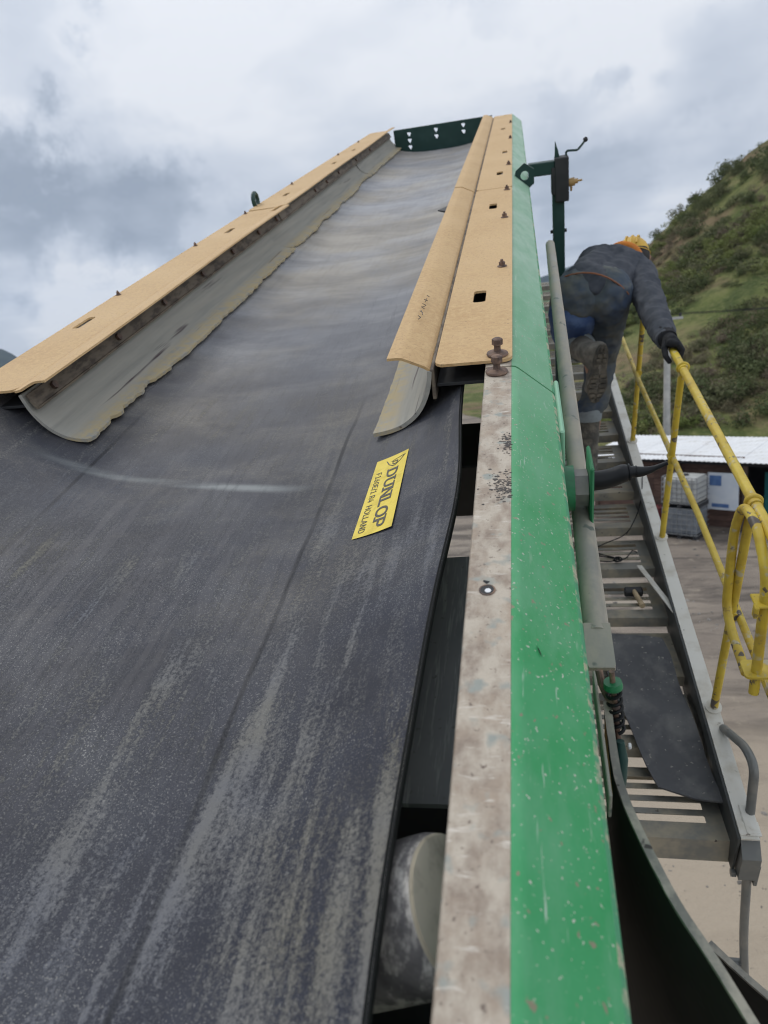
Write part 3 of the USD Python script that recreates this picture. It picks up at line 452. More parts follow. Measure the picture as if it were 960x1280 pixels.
def tote(x, y, z, m, label, fill=None):
    t = thing("container_tote", label, "container", tuple(S(x + 0.55, y + 0.5, z)), conv=False)
    put("tank", shedmesh(cbox(x + 0.03, x + 1.07, y + 0.03, y + 0.97, z + 0.14, z + 0.97, 0.06)), m, t)
    put("pallet", shedmesh(cat(cbox(x, x + 1.1, y, y + 1.0, z + 0.10, z + 0.135, 0.005), *[cbox(x + a, x + a + 0.12, y, y + 1.0, z, z + 0.097, 0.005) for a in (0, 0.49, 0.98)])), M_SHADE, t)
    bars = []
    for k in range(8): bars.append(cyl((x + 0.005 + k * 1.09 / 7, y + 0.006, z + 0.13), (x + 0.005 + k * 1.09 / 7, y + 0.006, z + 0.98), 0.011, 6))
    for k in range(7): bars.append(cyl((x + 0.002, y + 0.006 + k * 0.988 / 6, z + 0.13), (x + 0.002, y + 0.006 + k * 0.988 / 6, z + 0.98), 0.011, 6))
    for zz in np.linspace(z + 0.15, z + 0.98, 6):
        bars += [cyl((x, y, zz), (x + 1.1, y, zz), 0.012, 6), cyl((x, y, zz), (x, y + 1.0, zz), 0.012, 6), cyl((x + 1.1, y, zz), (x + 1.1, y + 1, zz), 0.012, 6)]
    put("cage", shedmesh(cat(bars)), M_CAGE, t)
    put("cap", shedmesh(cyl((x + 0.55, y + 0.5, z + 0.968), (x + 0.55, y + 0.5, z + 1.01), 0.10, 16)), M_SHADE, t)
tote(1.05, -1.35, -0.03, M_TOTE2, "lower of two stacked plastic tanks, grey blue and caged, standing on the mud")
tote(1.03, -1.33, 0.965, M_TOTE, "upper of two stacked plastic tanks, white in a wire cage")
M_RED = worn("dark_red_drum_paint", (0.105, 0.014, 0.016), (0.06, 0.02, 0.02), (0.5, 0.65), 6, rough=0.5)
dr = thing("oil_drum", "dark red steel drum beside the stacked plastic tanks", "drum", tuple(S(0.70, -1.0, 0)), conv=False)
prof = [(0.0, 0.0), (0.285, 0.0), (0.285, 0.02), (0.278, 0.03), (0.278, 0.29), (0.288, 0.30), (0.278, 0.31), (0.278, 0.58), (0.288, 0.59), (0.278, 0.60), (0.278, 0.86), (0.286, 0.87), (0.286, 0.89), (0.27, 0.89), (0.27, 0.875), (0.0, 0.875)]
dm = trimesh.creation.revolve(np.array(prof), sections=28); c = S(0.70, -1.0, 0.0); dm.apply_translation(c + (0, 0, -0.02)); put("drum_body", dm, M_RED, dr)
put("bung", cyl(c + (0.12, 0.08, 0.855), c + (0.12, 0.08, 0.875), 0.035, 12), M_SHADE, dr)
M_BANNER = worn("white_banner", (0.46, 0.50, 0.55), (0.52, 0.55, 0.58), (0.45, 0.6), 3, rough=0.6, bump=0.05)
M_BLUE = worn("blue_print", (0.05, 0.11, 0.26), (0.08, 0.15, 0.30), (0.45, 0.6), 9, rough=0.6)
M_TEAL = worn("teal_sheet", (0.012, 0.17, 0.18), (0.03, 0.21, 0.21), (0.45, 0.65), 2, rough=0.5)
bn = thing("notice_board", "white board with blue print hanging on the plank wall right of the tanks", "sign", tuple(S(2.5, -0.1, 1.1)), conv=False)
put("board", shedmesh(cbox(2.00, 2.94, -0.09, -0.06, 0.72, 1.92, 0.004)), M_BANNER, bn)
put("heading_block", shedmesh(cbox(2.06, 2.42, -0.098, -0.0935, 1.50, 1.83, 0.001)), M_BLUE, bn)
put("footer_block", shedmesh(cbox(2.14, 2.66, -0.098, -0.0935, 0.80, 0.92, 0.001)), M_BLUE, bn)
tl = thing("teal_tarpaulin_panel", "teal green panel leaning in the dark opening of the shed", "panel", tuple(S(4.2, 1.4, 0.1)), conv=False)
put("panel", shedmesh(cbox(3.25, 5.1, 1.40, 1.44, 0.1, 1.72, 0.01)), M_TEAL, tl)
put("stiffener", shedmesh(cbox(3.25, 5.1, 1.36, 1.395, 0.9, 0.97, 0.01)), M_TEAL, tl)
M_CONC = worn("grey_concrete", (0.30, 0.30, 0.28), (0.38, 0.37, 0.34), (0.45, 0.6), 4, rough=0.85)
pl = thing("utility_pole", "pale grey concrete pole standing behind the shed and rail", "pole", (5.43, 29.5, 0), conv=False)
put("shaft", tube([(5.42, 29.5, -0.3), (5.44, 29.5, 7.2)], [0.155, 0.11], 14), M_CONC, pl)
put("crossarm", cbox(4.9, 6.0, 29.42, 29.5, 6.82, 6.92, 0.008), M_CONC, pl)
for x in (5.0, 5.9): put("insulator", tube([(x, 29.46, 6.92), (x, 29.46, 6.98), (x, 29.46, 7.06)], [0.03, 0.055, 0.025], 10), M_SHADE, pl)
for x, ex, ez, s, lb in ((5.0, 33, 9.3, 0.9, "thin cable from the pole's near insulator running right across the hillside"), (5.9, 33, 9.9, 1.0, "thin cable from the pole's far insulator running right across the hillside")):
    wr = thing("overhead_cable", lb, "cable", (x, 29.46, 7.05), conv=False)
    q = np.linspace(0, 1, 24); pts = np.stack([x + (ex - x) * q, 29.46 + 9 * q, 7.05 + (ez - 7.05) * q - 4 * s * q * (1 - q)], 1); put("strand", tube(pts, 0.014, 6), M_CABLE, wr)

# ------------------------------------------------------------------ the conveyor
conv = thing("belt_conveyor", "long inclined belt conveyor with green side beams, ochre skirt plates and head guard", "conveyor", (0, 0, 0))
VC = -0.685
def beam(u0, u1, sgn, mflange, mweb, n=2):
    """Folded side beam: worn flat top, sloping painted shoulder, upright web. sgn 1 = right side."""
    X = lambda v: v if sgn > 0 else 2 * VC - v
    us = [u0, u1]
    def sw(p, th):
        p = [(X(a), b) for a, b in p]
        if sgn < 0: p = p[::-1]
        return sheet(p, us, th)
    put("top_flange", sw([(-0.0775, -0.028), (-0.0775, -0.003), (-0.0755, 0.0), (-0.0265, 0.0)], 0.006), mflange, conv, label="bare worn strip on top of the right beam" if sgn > 0 else None)
    put("side_web", sw([(-0.0262, 0.0), (-0.0195, -0.0012), (-0.013, -0.0055), (0.049, -0.0605), (0.0525, -0.066), (0.053, -0.073), (0.053, -0.36), (0.02, -0.36)], 0.006), mweb, conv, smooth=30)
    if sgn > 0:
        put("chipped_paint_edge", sheet([(0.0502, -0.0607), (0.0522, -0.0637), (0.0540, -0.0672), (0.0545, -0.070)], np.linspace(u0, u1, 3), 0.0009), M_GEDGE, conv)
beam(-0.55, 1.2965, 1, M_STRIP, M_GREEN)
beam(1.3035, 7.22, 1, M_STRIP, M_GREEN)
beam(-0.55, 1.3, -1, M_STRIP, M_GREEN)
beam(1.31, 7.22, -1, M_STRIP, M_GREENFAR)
put("splice_plate", cbox(0.0545, 0.064, 1.14, 1.37, -0.17, -0.066, 0.003), M_GREENFAR, conv)
# oil stains: shallow crusts of black grease on the strip
g = np.random.default_rng(3)
M_GREASE = worn("black_grease", (0.035, 0.028, 0.022), (0.09, 0.075, 0.06), (0.5, 0.7), 60, rough=0.5)
crumbs = []
for cu, cv, n, su, sv in ((0.985, -0.034, 100, 0.020, 0.005), (0.862, -0.040, 110, 0.016, 0.011), (0.835, -0.036, 60, 0.010, 0.008)):
    for _ in range(n):
        s = g.uniform(0.0004, 0.0014); m = trimesh.creation.icosphere(subdivisions=1, radius=1.0); m.apply_scale((s * g.uniform(0.8, 2.6), s * g.uniform(0.8, 1.8), s * 0.35))
        v = np.clip(cv + g.normal(0, sv), -0.074, -0.0275); m.apply_translation((v, cu + g.normal(0, su), 0.0002)); crumbs.append(m)
put("grease_crust", cat(crumbs), M_GREASE, conv, kind="stuff")
# bolt hole with light behind it, and a chip of rust above it
put("hole_rim", trimesh.creation.annulus(0.0078, 0.0095, 0.0012, transform=trimesh.transformations.translation_matrix((-0.0535, 0.626, 0.0004))), M_RUST, conv)
put("bolt_hole", cyl((-0.0535, 0.626, 0.0002), (-0.0535, 0.626, 0.0008), 0.0078, 24), M_BLACK, conv)
put("bolt_tip", cyl((-0.0525, 0.624, 0.0009), (-0.0525, 0.624, 0.0016), 0.0036, 14), M_ROOF, conv)
put("rust_chip", hull([(-0.059, 0.642, 0.0002), (-0.054, 0.639, 0.0002), (-0.0505, 0.6415, 0.0002), (-0.0545, 0.6372, 0.0002), (-0.0545, 0.640, 0.002), (-0.058, 0.6435, 0.0012)]), M_BLACK, conv)
put("paint_gouge", hull([(-0.0005, 0.552, -0.0155), (0.0035, 0.545, -0.0188), (0.0045, 0.5385, -0.0195), (0.001, 0.548, -0.0175), (0.002, 0.547, -0.0155), (0.004, 0.541, -0.0178)]), M_BLACK, conv)

# ochre plates with slots
def slot(v, u, dv, du, r=0.012): return sbox(v - dv / 2, u - du / 2, v + dv / 2, u + du / 2).buffer(-r * 0.8).buffer(r * 0.8)
def rounded(v0, u0, v1, u1, r): return sbox(v0, u0, v1, u1).buffer(-r).buffer(r)
bolt_plates = []
def skirt_plate(v0, v1, u0, u1, w, holes, bolts, r=0.02, label=None):
    poly = rounded(v0, u0, v1, u1, r)
    for h in holes: poly = poly.difference(slot(*h))
    p = put("skirt_plate", plate(poly, w, w + 0.006), M_TAN, conv, smooth=25, label=label)
    for v, u in bolts: small_bolt(v, u, w + 0.006, p, 0.8 if v > -0.6 else 0.6)
    put("backing_bar", cbox(*((-0.178, -0.079) if v0 > -0.6 else (-1.289, -1.192)), u0 + 0.01, u1 - 0.01, w - 0.045, w - 0.038, 0.001), M_BLACK, conv)
    return p
def small_bolt(v, u, w, parent, s=1.0, name="bolt"):
    m = trimesh.creation.revolve(np.array([(0, 0), (0.0165, 0), (0.0165, 0.0025), (0.010, 0.005), (0.0, 0.005)]) * s, sections=20)
    hx = trimesh.creation.cylinder(0.0105 * s, 0.011 * s, sections=6); hx.apply_translation((0, 0, 0.0105 * s)); st = trimesh.creation.cylinder(0.005 * s, 0.010 * s, sections=10); st.apply_translation((0, 0, 0.019 * s))
    b = cat(m, hx, st); b.apply_translation((v, u, w)); put(name, b, M_RUST, parent, smooth=30)
skirt_plate(-0.1775, -0.0245, 1.316, 3.315, 0.003, [(-0.104, 1.752, 0.031, 0.095), (-0.097, 2.92, 0.030, 0.10)], [(-0.052, 2.014), (-0.051, 2.68), (-0.046, 3.25)], label="near right ochre plate with rounded corner")
skirt_plate(-0.1775, -0.0245, 3.323, 7.12, 0.003, [(-0.083, 3.744, 0.030, 0.10), (-0.066, 4.53, 0.028, 0.10), (-0.09, 5.9, 0.03, 0.1)], [(-0.042, 3.994), (-0.036, 5.2), (-0.036, 6.3)])
skirt_plate(-1.350, -1.188, 1.385, 3.63, 0.003, [(-1.299, 1.906, 0.027, 0.105), (-1.274, 3.156, 0.026, 0.10)], [(-1.336, 2.202), (-1.336, 2.90), (-1.336, 3.57)])
skirt_plate(-1.347, -1.188, 3.638, 7.38, 0.006, [(-1.254, 4.04, 0.026, 0.10), (-1.247, 5.27, 0.026, 0.1), (-1.247, 6.0, 0.026, 0.1)], [(-1.325, 4.43), (-1.322, 5.77), (-1.32, 6.6)])
# inner lips: bent up towards the belt
LIP = [(-0.1885, -0.004), (-0.1895, 0.001), (-0.197, 0.007), (-0.225, 0.021), (-0.242, 0.0272), (-0.252, 0.0285), (-0.273, 0.0285)]
def lip(u0, u1, sgn, dv=0.0, dw=0.0):
    P = [(a - dv, b + dw) for a, b in (LIP if sgn > 0 else [(-0.1822, 0.0088), (-0.188, 0.0085), (-0.199, 0.0105)] + LIP[3:])]
    if sgn < 0: P = [(2 * VC - a, b) for a, b in P]
    m = sheet(P if sgn < 0 else P[::-1], np.linspace(u0, u1, 9), 0.0055, lambda s, u: np.stack([0 * s, 0.002 * np.sin(u * 3.1 + sgn) * (s > 0.5 if sgn > 0 else s > 0.5)], 1))
    return put("inner_lip", m, M_TAN, conv, smooth=50)
lip(1.322, 3.345, 1); lip(3.353, 7.14, 1, 0.0, 0.002)
lip(1.380, 3.55, -1); lip(3.556, 7.42, -1, -0.020, 0.001)
lipw = lambda v: np.interp(v, [-0.273, -0.252, -0.242, -0.225, -0.197], [0.0285, 0.0285, 0.0272, 0.021, 0.007]) + 0.0061
strokes = [[(-0.232, 1.735), (-0.226, 1.73)], [(-0.236, 1.70), (-0.226, 1.695)], [(-0.231, 1.71), (-0.231, 1.685)], [(-0.236, 1.665), (-0.227, 1.66), (-0.231, 1.645), (-0.236, 1.64), (-0.228, 1.632)], [(-0.236, 1.61), (-0.229, 1.602)], [(-0.2335, 1.615), (-0.2275, 1.588)], [(-0.2365, 1.575), (-0.230, 1.568), (-0.2335, 1.552)]]
put("pen_marks", cat(*[tube([(v, u, lipw(v)) for v, u in k_], 0.0009, 5) for k_ in strokes]), M_GREASE, conv, kind="stuff")
# clamp bars and rubber skirts
SK = [(-0.1935, -0.004), (-0.1975, -0.03), (-0.206, -0.058), (-0.226, -0.092), (-0.258, -0.117), (-0.290, -0.128), (-0.325, -0.1335)]
def skirt(u0, u1, sgn, ragged=0.0, seed=0, out=0.0, n=None):
    P = np.array([(a, b) for a, b in SK]); t = np.linspace(0, 1, len(P))
    tt = np.linspace(0, 1, 19); P = np.stack([np.interp(tt, t, P[:, 0]), np.interp(tt, t, P[:, 1])], 1)
    for _ in range(2): P[1:-1] = 0.25 * P[:-2] + 0.5 * P[1:-1] + 0.25 * P[2:]
    if sgn < 0: P[:, 0] = 2 * VC - P[:, 0]
    us = np.linspace(u0, u1, n or int((u1 - u0) / 0.009))
    def mv(s, u):
        k = np.clip((s - 0.72) / 0.28, 0, 1) ** 1.5
        e = (meshkit.fbm(np.array([[u * 3.0, seed, 0.5]]), 3, seed)[0] - 0.5) * 0.055 + (meshkit.fbm(np.array([[u * 34.0, seed, 0.5]]), 4, seed + 5)[0] - 0.5) * 0.026 - 0.012 * max(0.0, meshkit.noise(np.array([[u * 47.0, seed, 2.5]]), seed + 9)[0] - 0.62)
        return np.stack([-sgn * k * e * ragged + sgn * out * np.ones_like(s), 0.42 * k * max(0.0, -e * ragged)], 1)
    put("rubber_skirt", sheet(P if sgn < 0 else P[::1], us, 0.009 * (1 if sgn < 0 else -1), mv), M_SKIRT, conv, smooth=40)
skirt(1.316, 3.30, 1, 0.25, 1); skirt(3.31, 5.6, 1, 0.3, 2, 0.004); skirt(5.61, 7.1, 1, 0.3, 3)
skirt(1.383, 3.335, -1, 1.0, 4); skirt(3.345, 5.62, -1, 1.1, 5, 0.008); skirt(5.63, 7.36, -1, 0.5, 6, 0.002)
for u0, u1 in ((1.318, 3.33), (3.34, 7.1)):
    put("clamp_bar", cbox(-0.1885, -0.1805, u0, u1, -0.066, -0.001, 0.0015), M_CLAMP, conv)
for u0, u1 in ((1.386, 3.54), (3.56, 7.34)):
    m = sheet([(2 * VC + 0.2005, -0.008), (2 * VC + 0.2065, -0.026), (2 * VC + 0.2115, -0.038), (2 * VC + 0.2155, -0.0435), (2 * VC + 0.222, -0.0445)][::1], [u0, u1], -0.006)
    cb = put("clamp_angle", m, M_CLAMP, conv, label="brown clamp strip under the left lip")
    for u in (1.481, 1.828, 2.153, 2.502, 2.839, 3.195, 3.487, 4.302, 4.613, 4.977, 5.6, 6.2):
        if u0 < u < u1:
            hx = trimesh.creation.cylinder(0.0105, 0.014, sections=6); wa = trimesh.creation.cylinder(0.0135, 0.003, sections=16); wa.apply_translation((0, 0, -0.006)); b = cat(hx, wa)
            b.apply_transform(trimesh.transformations.rotation_matrix(math.radians(68), [0, 1, 0])); b.apply_translation((2 * VC + 0.214, u, -0.022)); put("bolt", b, M_RUST, cb, smooth=30)
put("rubber_tab", hull([(-0.272, 2.86, 0.016), (-0.312, 2.93, 0.015), (-0.272, 2.97, 0.016), (-0.272, 2.86, 0.024), (-0.312, 2.93, 0.019), (-0.272, 2.97, 0.024)]), M_BLACK, conv)
# the two tall rusty bolts at the beam splice
def tall_bolt(v, u, w, h):
    m = trimesh.creation.revolve(np.array([(0, 0), (0.0205, 0), (0.0215, 0.0025), (0.0205, 0.005), (0.0135, 0.0065), (0.0075, 0.0085), (0.0068, 0.012), (0.0062, h - 0.012), (0.0, h - 0.012)]), sections=28)
    hx = trimesh.creation.cylinder(0.0108, 0.011, sections=6); hx.apply_translation((0, 0, h - 0.007)); cp = trimesh.creation.revolve(np.array([(0, 0.003), (0.006, 0.0022), (0.0098, 0.0)]), sections=20); cp.apply_translation((0, 0, h - 0.0012))
    b = cat(m, hx, cp); b.apply_transform(trimesh.transformations.rotation_matrix(0.05, [0, 1, 0])); b.apply_translation((v, u, w)); put("tall_bolt", b, M_RUST, conv, smooth=32)
tall_bolt(-0.054, 1.272, 0.0005, 0.034); tall_bolt(-0.0535, 1.342, 0.0092, 0.034)
# lifting eyes
def eye(v, u, w, m, ax):
    t = trimesh.creation.torus(0.034, 0.011, major_sections=28, minor_sections=12)
    t.apply_transform(trimesh.transformations.rotation_matrix(PI / 2, ax)); t.apply_translation((v, u, w)); return t
put("lifting_eye", cat(eye(-1.350, 3.80, 0.035, None, (0, 1, 0)), cbox(-1.362, -1.339, 3.775, 3.825, -0.02, 0.004)), M_DKGREEN, conv)
lug = Polygon([(-0.03, -0.085), (0.035, -0.035), (0.035, 0.02), (0.0, 0.045), (-0.035, 0.02), (-0.045, -0.02)]).buffer(0.008).difference(Point(0.0, 0.0).buffer(0.020))
lm = trimesh.creation.extrude_polygon(lug, 0.012, engine="earcut"); lm.apply_transform(trimesh.transformations.rotation_matrix(PI / 2, [1, 0, 0])); lm.apply_translation((0.034, 3.72, -0.012)); put("lifting_lug", lm, M_DKGREEN, conv)
# head guard with light holes
gd = sbox(-1.105, -0.205, -0.235, 0.012).difference(Point(-1.105, -0.205).buffer(0.04))
for v, zs in ((-0.965, (-0.035, -0.088, -0.142)), (-0.715, (-0.032, -0.085)), (-0.465, (-0.028, -0.08))):
    for z in zs:
        gd = gd.difference(Polygon([(v - 0.010, z + 0.010), (v + 0.013, z + 0.008), (v + 0.003, z - 0.011)]).buffer(0.006))
gm = trimesh.creation.extrude_polygon(gd, 0.008, engine="earcut"); gm.apply_transform(trimesh.transformations.rotation_matrix(PI / 2, [1, 0, 0])); gm.apply_translation((0, 7.24, 0)); put("head_guard", gm, M_DKGREEN, conv, smooth=False)
put("guard_flange", cbox(-1.105, -0.2, 7.242, 7.275, 0.006, 0.013, 0.001), M_DKGREEN, conv)
put("head_drum", cyl((-1.22, 7.02, -0.42), (-0.15, 7.02, -0.42), 0.215, 40), M_BLACK, conv)
# under the belt: cross beams, pan, roller set
for u in (1.38, 3.2, 5.0, 6.6): put("cross_beam", cbox(-1.34, -0.03, u, u + 0.22, -0.40, -0.262, 0.004), M_BLACK, conv)
put("impact_pan", cat(sheet([(-0.72, -0.29), (-0.40, -0.28), (-0.26, -0.215), (-0.22, -0.205), (-0.030, -0.200)], np.linspace(0.485, 0.96, 6), 0.008)), M_PAN, conv)
put("bottom_pan", cbox(-1.3, 0.02, -0.55, 0.92, -0.62, -0.60, 0.004), M_BLACK, conv)
put("pan_side", cbox(-0.020, 0.012, -0.5, 0.95, -0.60, -0.368, 0.004), M_BLACK, conv)
def roller(a, b, r):
    a, b = np.array(a, float), np.array(b, float); d = (b - a) / np.linalg.norm(b - a)
    pr = [(0.0, r * 0.55), (0.0, r * 0.80), (0.0, r * 0.93)]
    s = np.linalg.norm(b - a)
    path = [a, a + d * 0.006, a + d * (s - 0.03), a + d * (s - 0.012), a + d * (s - 0.004), b]
    body = tube(path, [r * 0.93, r, r, r * 0.985, r * 0.95, r * 0.93], 48, cap=False)
    rim = tube([b, b + d * 0.003, b - d * 0.004, b - d * 0.055], [r * 0.93, r * 0.90, r * 0.80, r * 0.50], 48, cap=False)
    hubm = tube([b - d * 0.055, b - d * 0.060, b - d * 0.07], [r * 0.52, r * 0.40, r * 0.30], 32)
    axle = tube([b - d * 0.075, b + d * 0.02], 0.0125, 16)
    t = put("idler_roller", body, M_ROLL, conv, smooth=50, label="worn tilted roller under the belt edge" if b[0] > -0.3 else None)
    put("roller_rim", rim, M_ROLLEND, t, smooth=50); put("roller_hub", hubm, M_CLAMP, t); put("axle", axle, M_NUT, t)
roller((-0.335, 0.325, -0.272), (-0.083, 0.325, -0.114), 0.066)
roller((-0.40, 0.325, -0.306), (-0.97, 0.325, -0.306), 0.066)
roller((-1.035, 0.325, -0.275), (-1.298, 0.325, -0.125), 0.066)
put("idler_frame", cat(cbox(-1.32, -0.03, 0.30, 0.35, -0.43, -0.37, 0.003), cbox(-0.050, -0.042, 0.30, 0.35, -0.37, -0.12, 0.002)), M_BLACK, conv)

# belt
def belt_w(v, u):
    t = np.abs(v - VC) / 0.555
    w = -0.1854 + 0.1354 * t ** 3.2
    w = w + 0.010 * np.exp(-((u - 0.33) / 0.10) ** 2 - ((v + 0.20) / 0.05) ** 2) - 0.012 * np.exp(-((u - 0.12) / 0.12) ** 2 - ((v + 0.16) / 0.04) ** 2)
    w = w + 0.003 * np.sin(u * 5.1 + v * 3) * np.clip(t, 0, 1)
    return w - np.clip(u - 7.12, 0, 1) ** 2 * 1.2
def belt_edge_v(v, u):
    k = np.clip((v + 0.45) / 0.32, 0, 1) ** 2; k2 = np.clip((-0.92 - v) / 0.32, 0, 1) ** 2
    return v + k * (0.016 * np.exp(-((u - 0.95) / 0.22) ** 2) - 0.004 * np.exp(-((u - 0.3) / 0.2) ** 2)) + k2 * 0.006 * np.sin(u * 2.3)
vs = VC - 0.02 + 0.577 * np.sin(np.linspace(-PI / 2, PI / 2, 61)); us = np.r_[np.linspace(-0.7, 1.6, 110), np.linspace(1.62, 7.235, 110)]
def bfun(d):
    return lambda V_, U_: np.stack([belt_edge_v(V_, U_), U_, belt_w(V_, U_) - d], -1)
nv, nu = len(vs), len(us)
top, bot = grid(vs, us, bfun(0.0)), grid(vs, us, bfun(0.0135)); n0 = nv * nu
Vb = np.vstack([top.vertices, bot.vertices]); Fb = [top.faces, bot.faces[:, ::-1] + n0]
side = []
for i0, flip in ((0, 1), ((nv - 1) * nu, 0)):
    for k in range(nu - 1):
        a, b = i0 + k, i0 + k + 1; q = [(a, b, b + n0), (a, b + n0, a + n0)]; side += q if not flip else [x[::-1] for x in q]
belt = thing("conveyor_belt", "scuffed black rubber belt with a yellow label, running up the conveyor", "belt", (0, 0, 0))
bm = tri(Vb, np.vstack(Fb)); bp = put("belt_sheet", bm, M_BELT, belt, smooth=50)
for sg, vcol in ((1, vs[-1]), (-1, vs[0])):
    rows = []
    for u_ in us:
        v_ = float(belt_edge_v(np.array(vcol), np.array(u_))); w_ = float(belt_w(np.array(vcol), np.array(u_))); rows.append([(v_ - sg * 0.003, u_, w_ + 0.0006), (v_ + sg * 0.0015, u_, w_ - 0.0008), (v_ + sg * 0.0025, u_, w_ - 0.008), (v_ + sg * 0.001, u_, w_ - 0.0165), (v_ - sg * 0.004, u_, w_ - 0.0172)])
    R_ = np.array(rows); n_r = R_.shape[1]; F_ = [(i * n_r + k, i * n_r + k + 1, (i + 1) * n_r + k + 1, (i + 1) * n_r + k) for i in range(len(us) - 1) for k in range(n_r - 1)]
    e_ = tri(R_.reshape(-1, 3), F_)
    if (e_.face_normals[:, 0].mean() > 0) != (sg > 0): e_.invert()
    put("edge_rim", e_, M_FLAP, bp, smooth=60)
# the label on the belt
C4 = np.array([(-0.2318, 1.2046), (-0.3007, 1.2093), (-0.3023, 0.9411), (-0.2268, 0.9316)])   # far right, far left, near left, near right
def on_label(s, t):
    """s along the label from its far end, t across from left to right, both 0..1."""
    s, t = s[..., None], t[..., None]
    q = (1 - s) * ((1 - t) * C4[1] + t * C4[0]) + s * ((1 - t) * C4[2] + t * C4[3]); return q
def lay(m, lift):
    """mesh with x = s, y = t, z = height -> on the belt."""
    q = on_label(m.vertices[:, 0], m.vertices[:, 1]); m.vertices = np.stack([q[:, 0], q[:, 1], belt_w(q[:, 0], q[:, 1]) + lift + m.vertices[:, 2]], 1); return m
lg = grid(np.linspace(0, 1, 25), np.linspace(0, 1, 9), lambda S_, T_: np.stack([S_, T_, 0 * S_], -1))
if True:
    lm_ = lay(lg, 0.0006); lm_.invert() if lm_.face_normals[:, 2].mean() < 0 else None
    lab = put("label_sticker", lm_, M_STICKER, bp, smooth=True, label="yellow DUNLOP label")
def letters(text, s0, s1, t0, t1, bold):
    m = meshkit.text_mesh(text, 1.0, 0.02, bold); m.vertices[:, 0] -= m.vertices[:, 0].min(); x1 = m.vertices[:, 0].max(); y0, y1 = m.vertices[:, 1].min(), m.vertices[:, 1].max()
    m.vertices[:, 0] = s0 + (s1 - s0) * m.vertices[:, 0] / x1; m.vertices[:, 1] = t0 + (t1 - t0) * (m.vertices[:, 1] - y0) / (y1 - y0); m.vertices[:, 2] *= 0.0004 / 0.02
    return lay(m, 0.0009)
def serif(text, s0, s1, t0, t1):
    """Heavy letters with slab serifs at the feet and heads of their stems."""
    m = letters(text, s0, s1, t0, t1, True); n = len(text); step = (s1 - s0) / n; h = (t1 - t0) * 0.13; bars = []
    for i, ch in enumerate(text):
        a = s0 + i * step
        spots = {"D": [(0.0, 0, 1)], "U": [(0.0, 1, 1), (0.62, 1, 1)], "N": [(0.0, 0, 1), (0.62, 1, 1)], "L": [(0.0, 0, 1)], "P": [(0.0, 0, 1)]}.get(ch, [])
        for off, lo, hi in spots:
            x0, x1 = a + step * (off - 0.06), a + step * (off + 0.42)
            if lo == 0: bars.append(cbox(x0, x1, t0, t0 + h, 0, 0.0003, 0.00005))
            if hi == 1: bars.append(cbox(x0, x1, t1 - h, t1, 0, 0.0003, 0.00005))
    return cat(m, *[lay(b, 0.00095) for b in bars])
put("printed_word", serif("DUNLOP", 0.205, 0.945, 0.45, 0.78), M_INK, bp, smooth=False)
put("printed_line", letters("F160E/1 R4  HOLLAND", 0.20, 0.955, 0.09, 0.29, False), M_INK, bp, smooth=False)
dia = Polygon([(0.085, 0.36), (0.115, 0.55), (0.085, 0.83), (0.135, 0.70), (0.16, 0.58), (0.135, 0.45)])
ring = Polygon([(0.055, 0.33), (0.09, 0.50), (0.075, 0.60), (0.065, 0.72), (0.05, 0.93), (0.12, 0.80), (0.165, 0.66), (0.165, 0.58), (0.125, 0.44)])
ring = ring.difference(affinity.scale(ring, 0.86, 0.86)); rm = trimesh.creation.extrude_polygon(ring, 0.0004, engine="earcut"); put("printed_emblem", cat(lay(rm, 0.0009), letters("D", 0.095, 0.145, 0.55, 0.72, True)), M_INK, bp, smooth=False)

# ------------------------------------------------------------------ grey pipe, hub, spring gear, rubber flaps on the right side
M_ = conv
side = thing("side_pipe", "dusty grey pipe running along the outside of the green beam", "pipe", (0.1, 0.7, -0.2))
pa, pb = np.array((0.0845, 0.705, -0.205)), np.array((0.122, 3.12, -0.205))
put("tube", tube([pa + (0, 0.06, 0), pb], 0.0185, 24), M_PIPE, side)
put("flattened_end", hull([pa + d for d in [(-0.0185, 0.07, -0.016), (0.0185, 0.07, -0.016), (-0.0185, 0.07, 0.0175), (0.0185, 0.07, 0.0175), (-0.0185, 0.0, -0.006), (0.0185, 0.0, -0.006), (-0.0165, -0.006, 0.006), (0.0165, -0.006, 0.006), (-0.0185, 0.0, 0.0075), (0.0185, 0.0, 0.0075)]]), M_PIPE, side)
put("end_cap", cyl(pb - (0, 0.001, 0), pb + (0.0, 0.012, 0), 0.0185, 20, 0.016), M_PIPE, side)
hub = thing("hose_union", "green threaded hub with grey hex nut, backing plate and black hose at the beam", "hose fitting", (0.055, 1.06, -0.14))
U0, W0 = 1.075, -0.145
put("hub", cat(cyl((0.0535, U0, W0), (0.0745, U0, W0), 0.040, 32), cyl((0.0545, U0, W0), (0.060, U0, W0), 0.044, 32)), M_HUBGREEN, hub, smooth=40)
hx = trimesh.creation.cylinder(0.033, 0.022, sections=6); hx.apply_transform(trimesh.transformations.rotation_matrix(PI / 2, [0, 1, 0])); hx.apply_transform(trimesh.transformations.rotation_matrix(0.35, [1, 0, 0])); hx.apply_translation((0.0865, U0, W0))
cyl_in = cyl((0.072, U0, W0), (0.096, U0, W0), 0.0435, 32); put("hex_nut", cat(hx, cyl((0.0750, U0, W0), (0.0765, U0, W0), 0.032, 28)), M_NUT, hub, smooth=25)
put("backing_plate", cbox(0.0985, 0.105, U0 - 0.04, U0 + 0.045, W0 - 0.115, W0 + 0.06, 0.003), M_HUBGREEN, hub)
hp = bend([(0.103, 1.09, -0.142), (0.135, 1.095, -0.142), (0.165, 1.10, -0.132), (0.198, 1.10, -0.134), (0.232, 1.10, -0.118)], 0.03, 6)
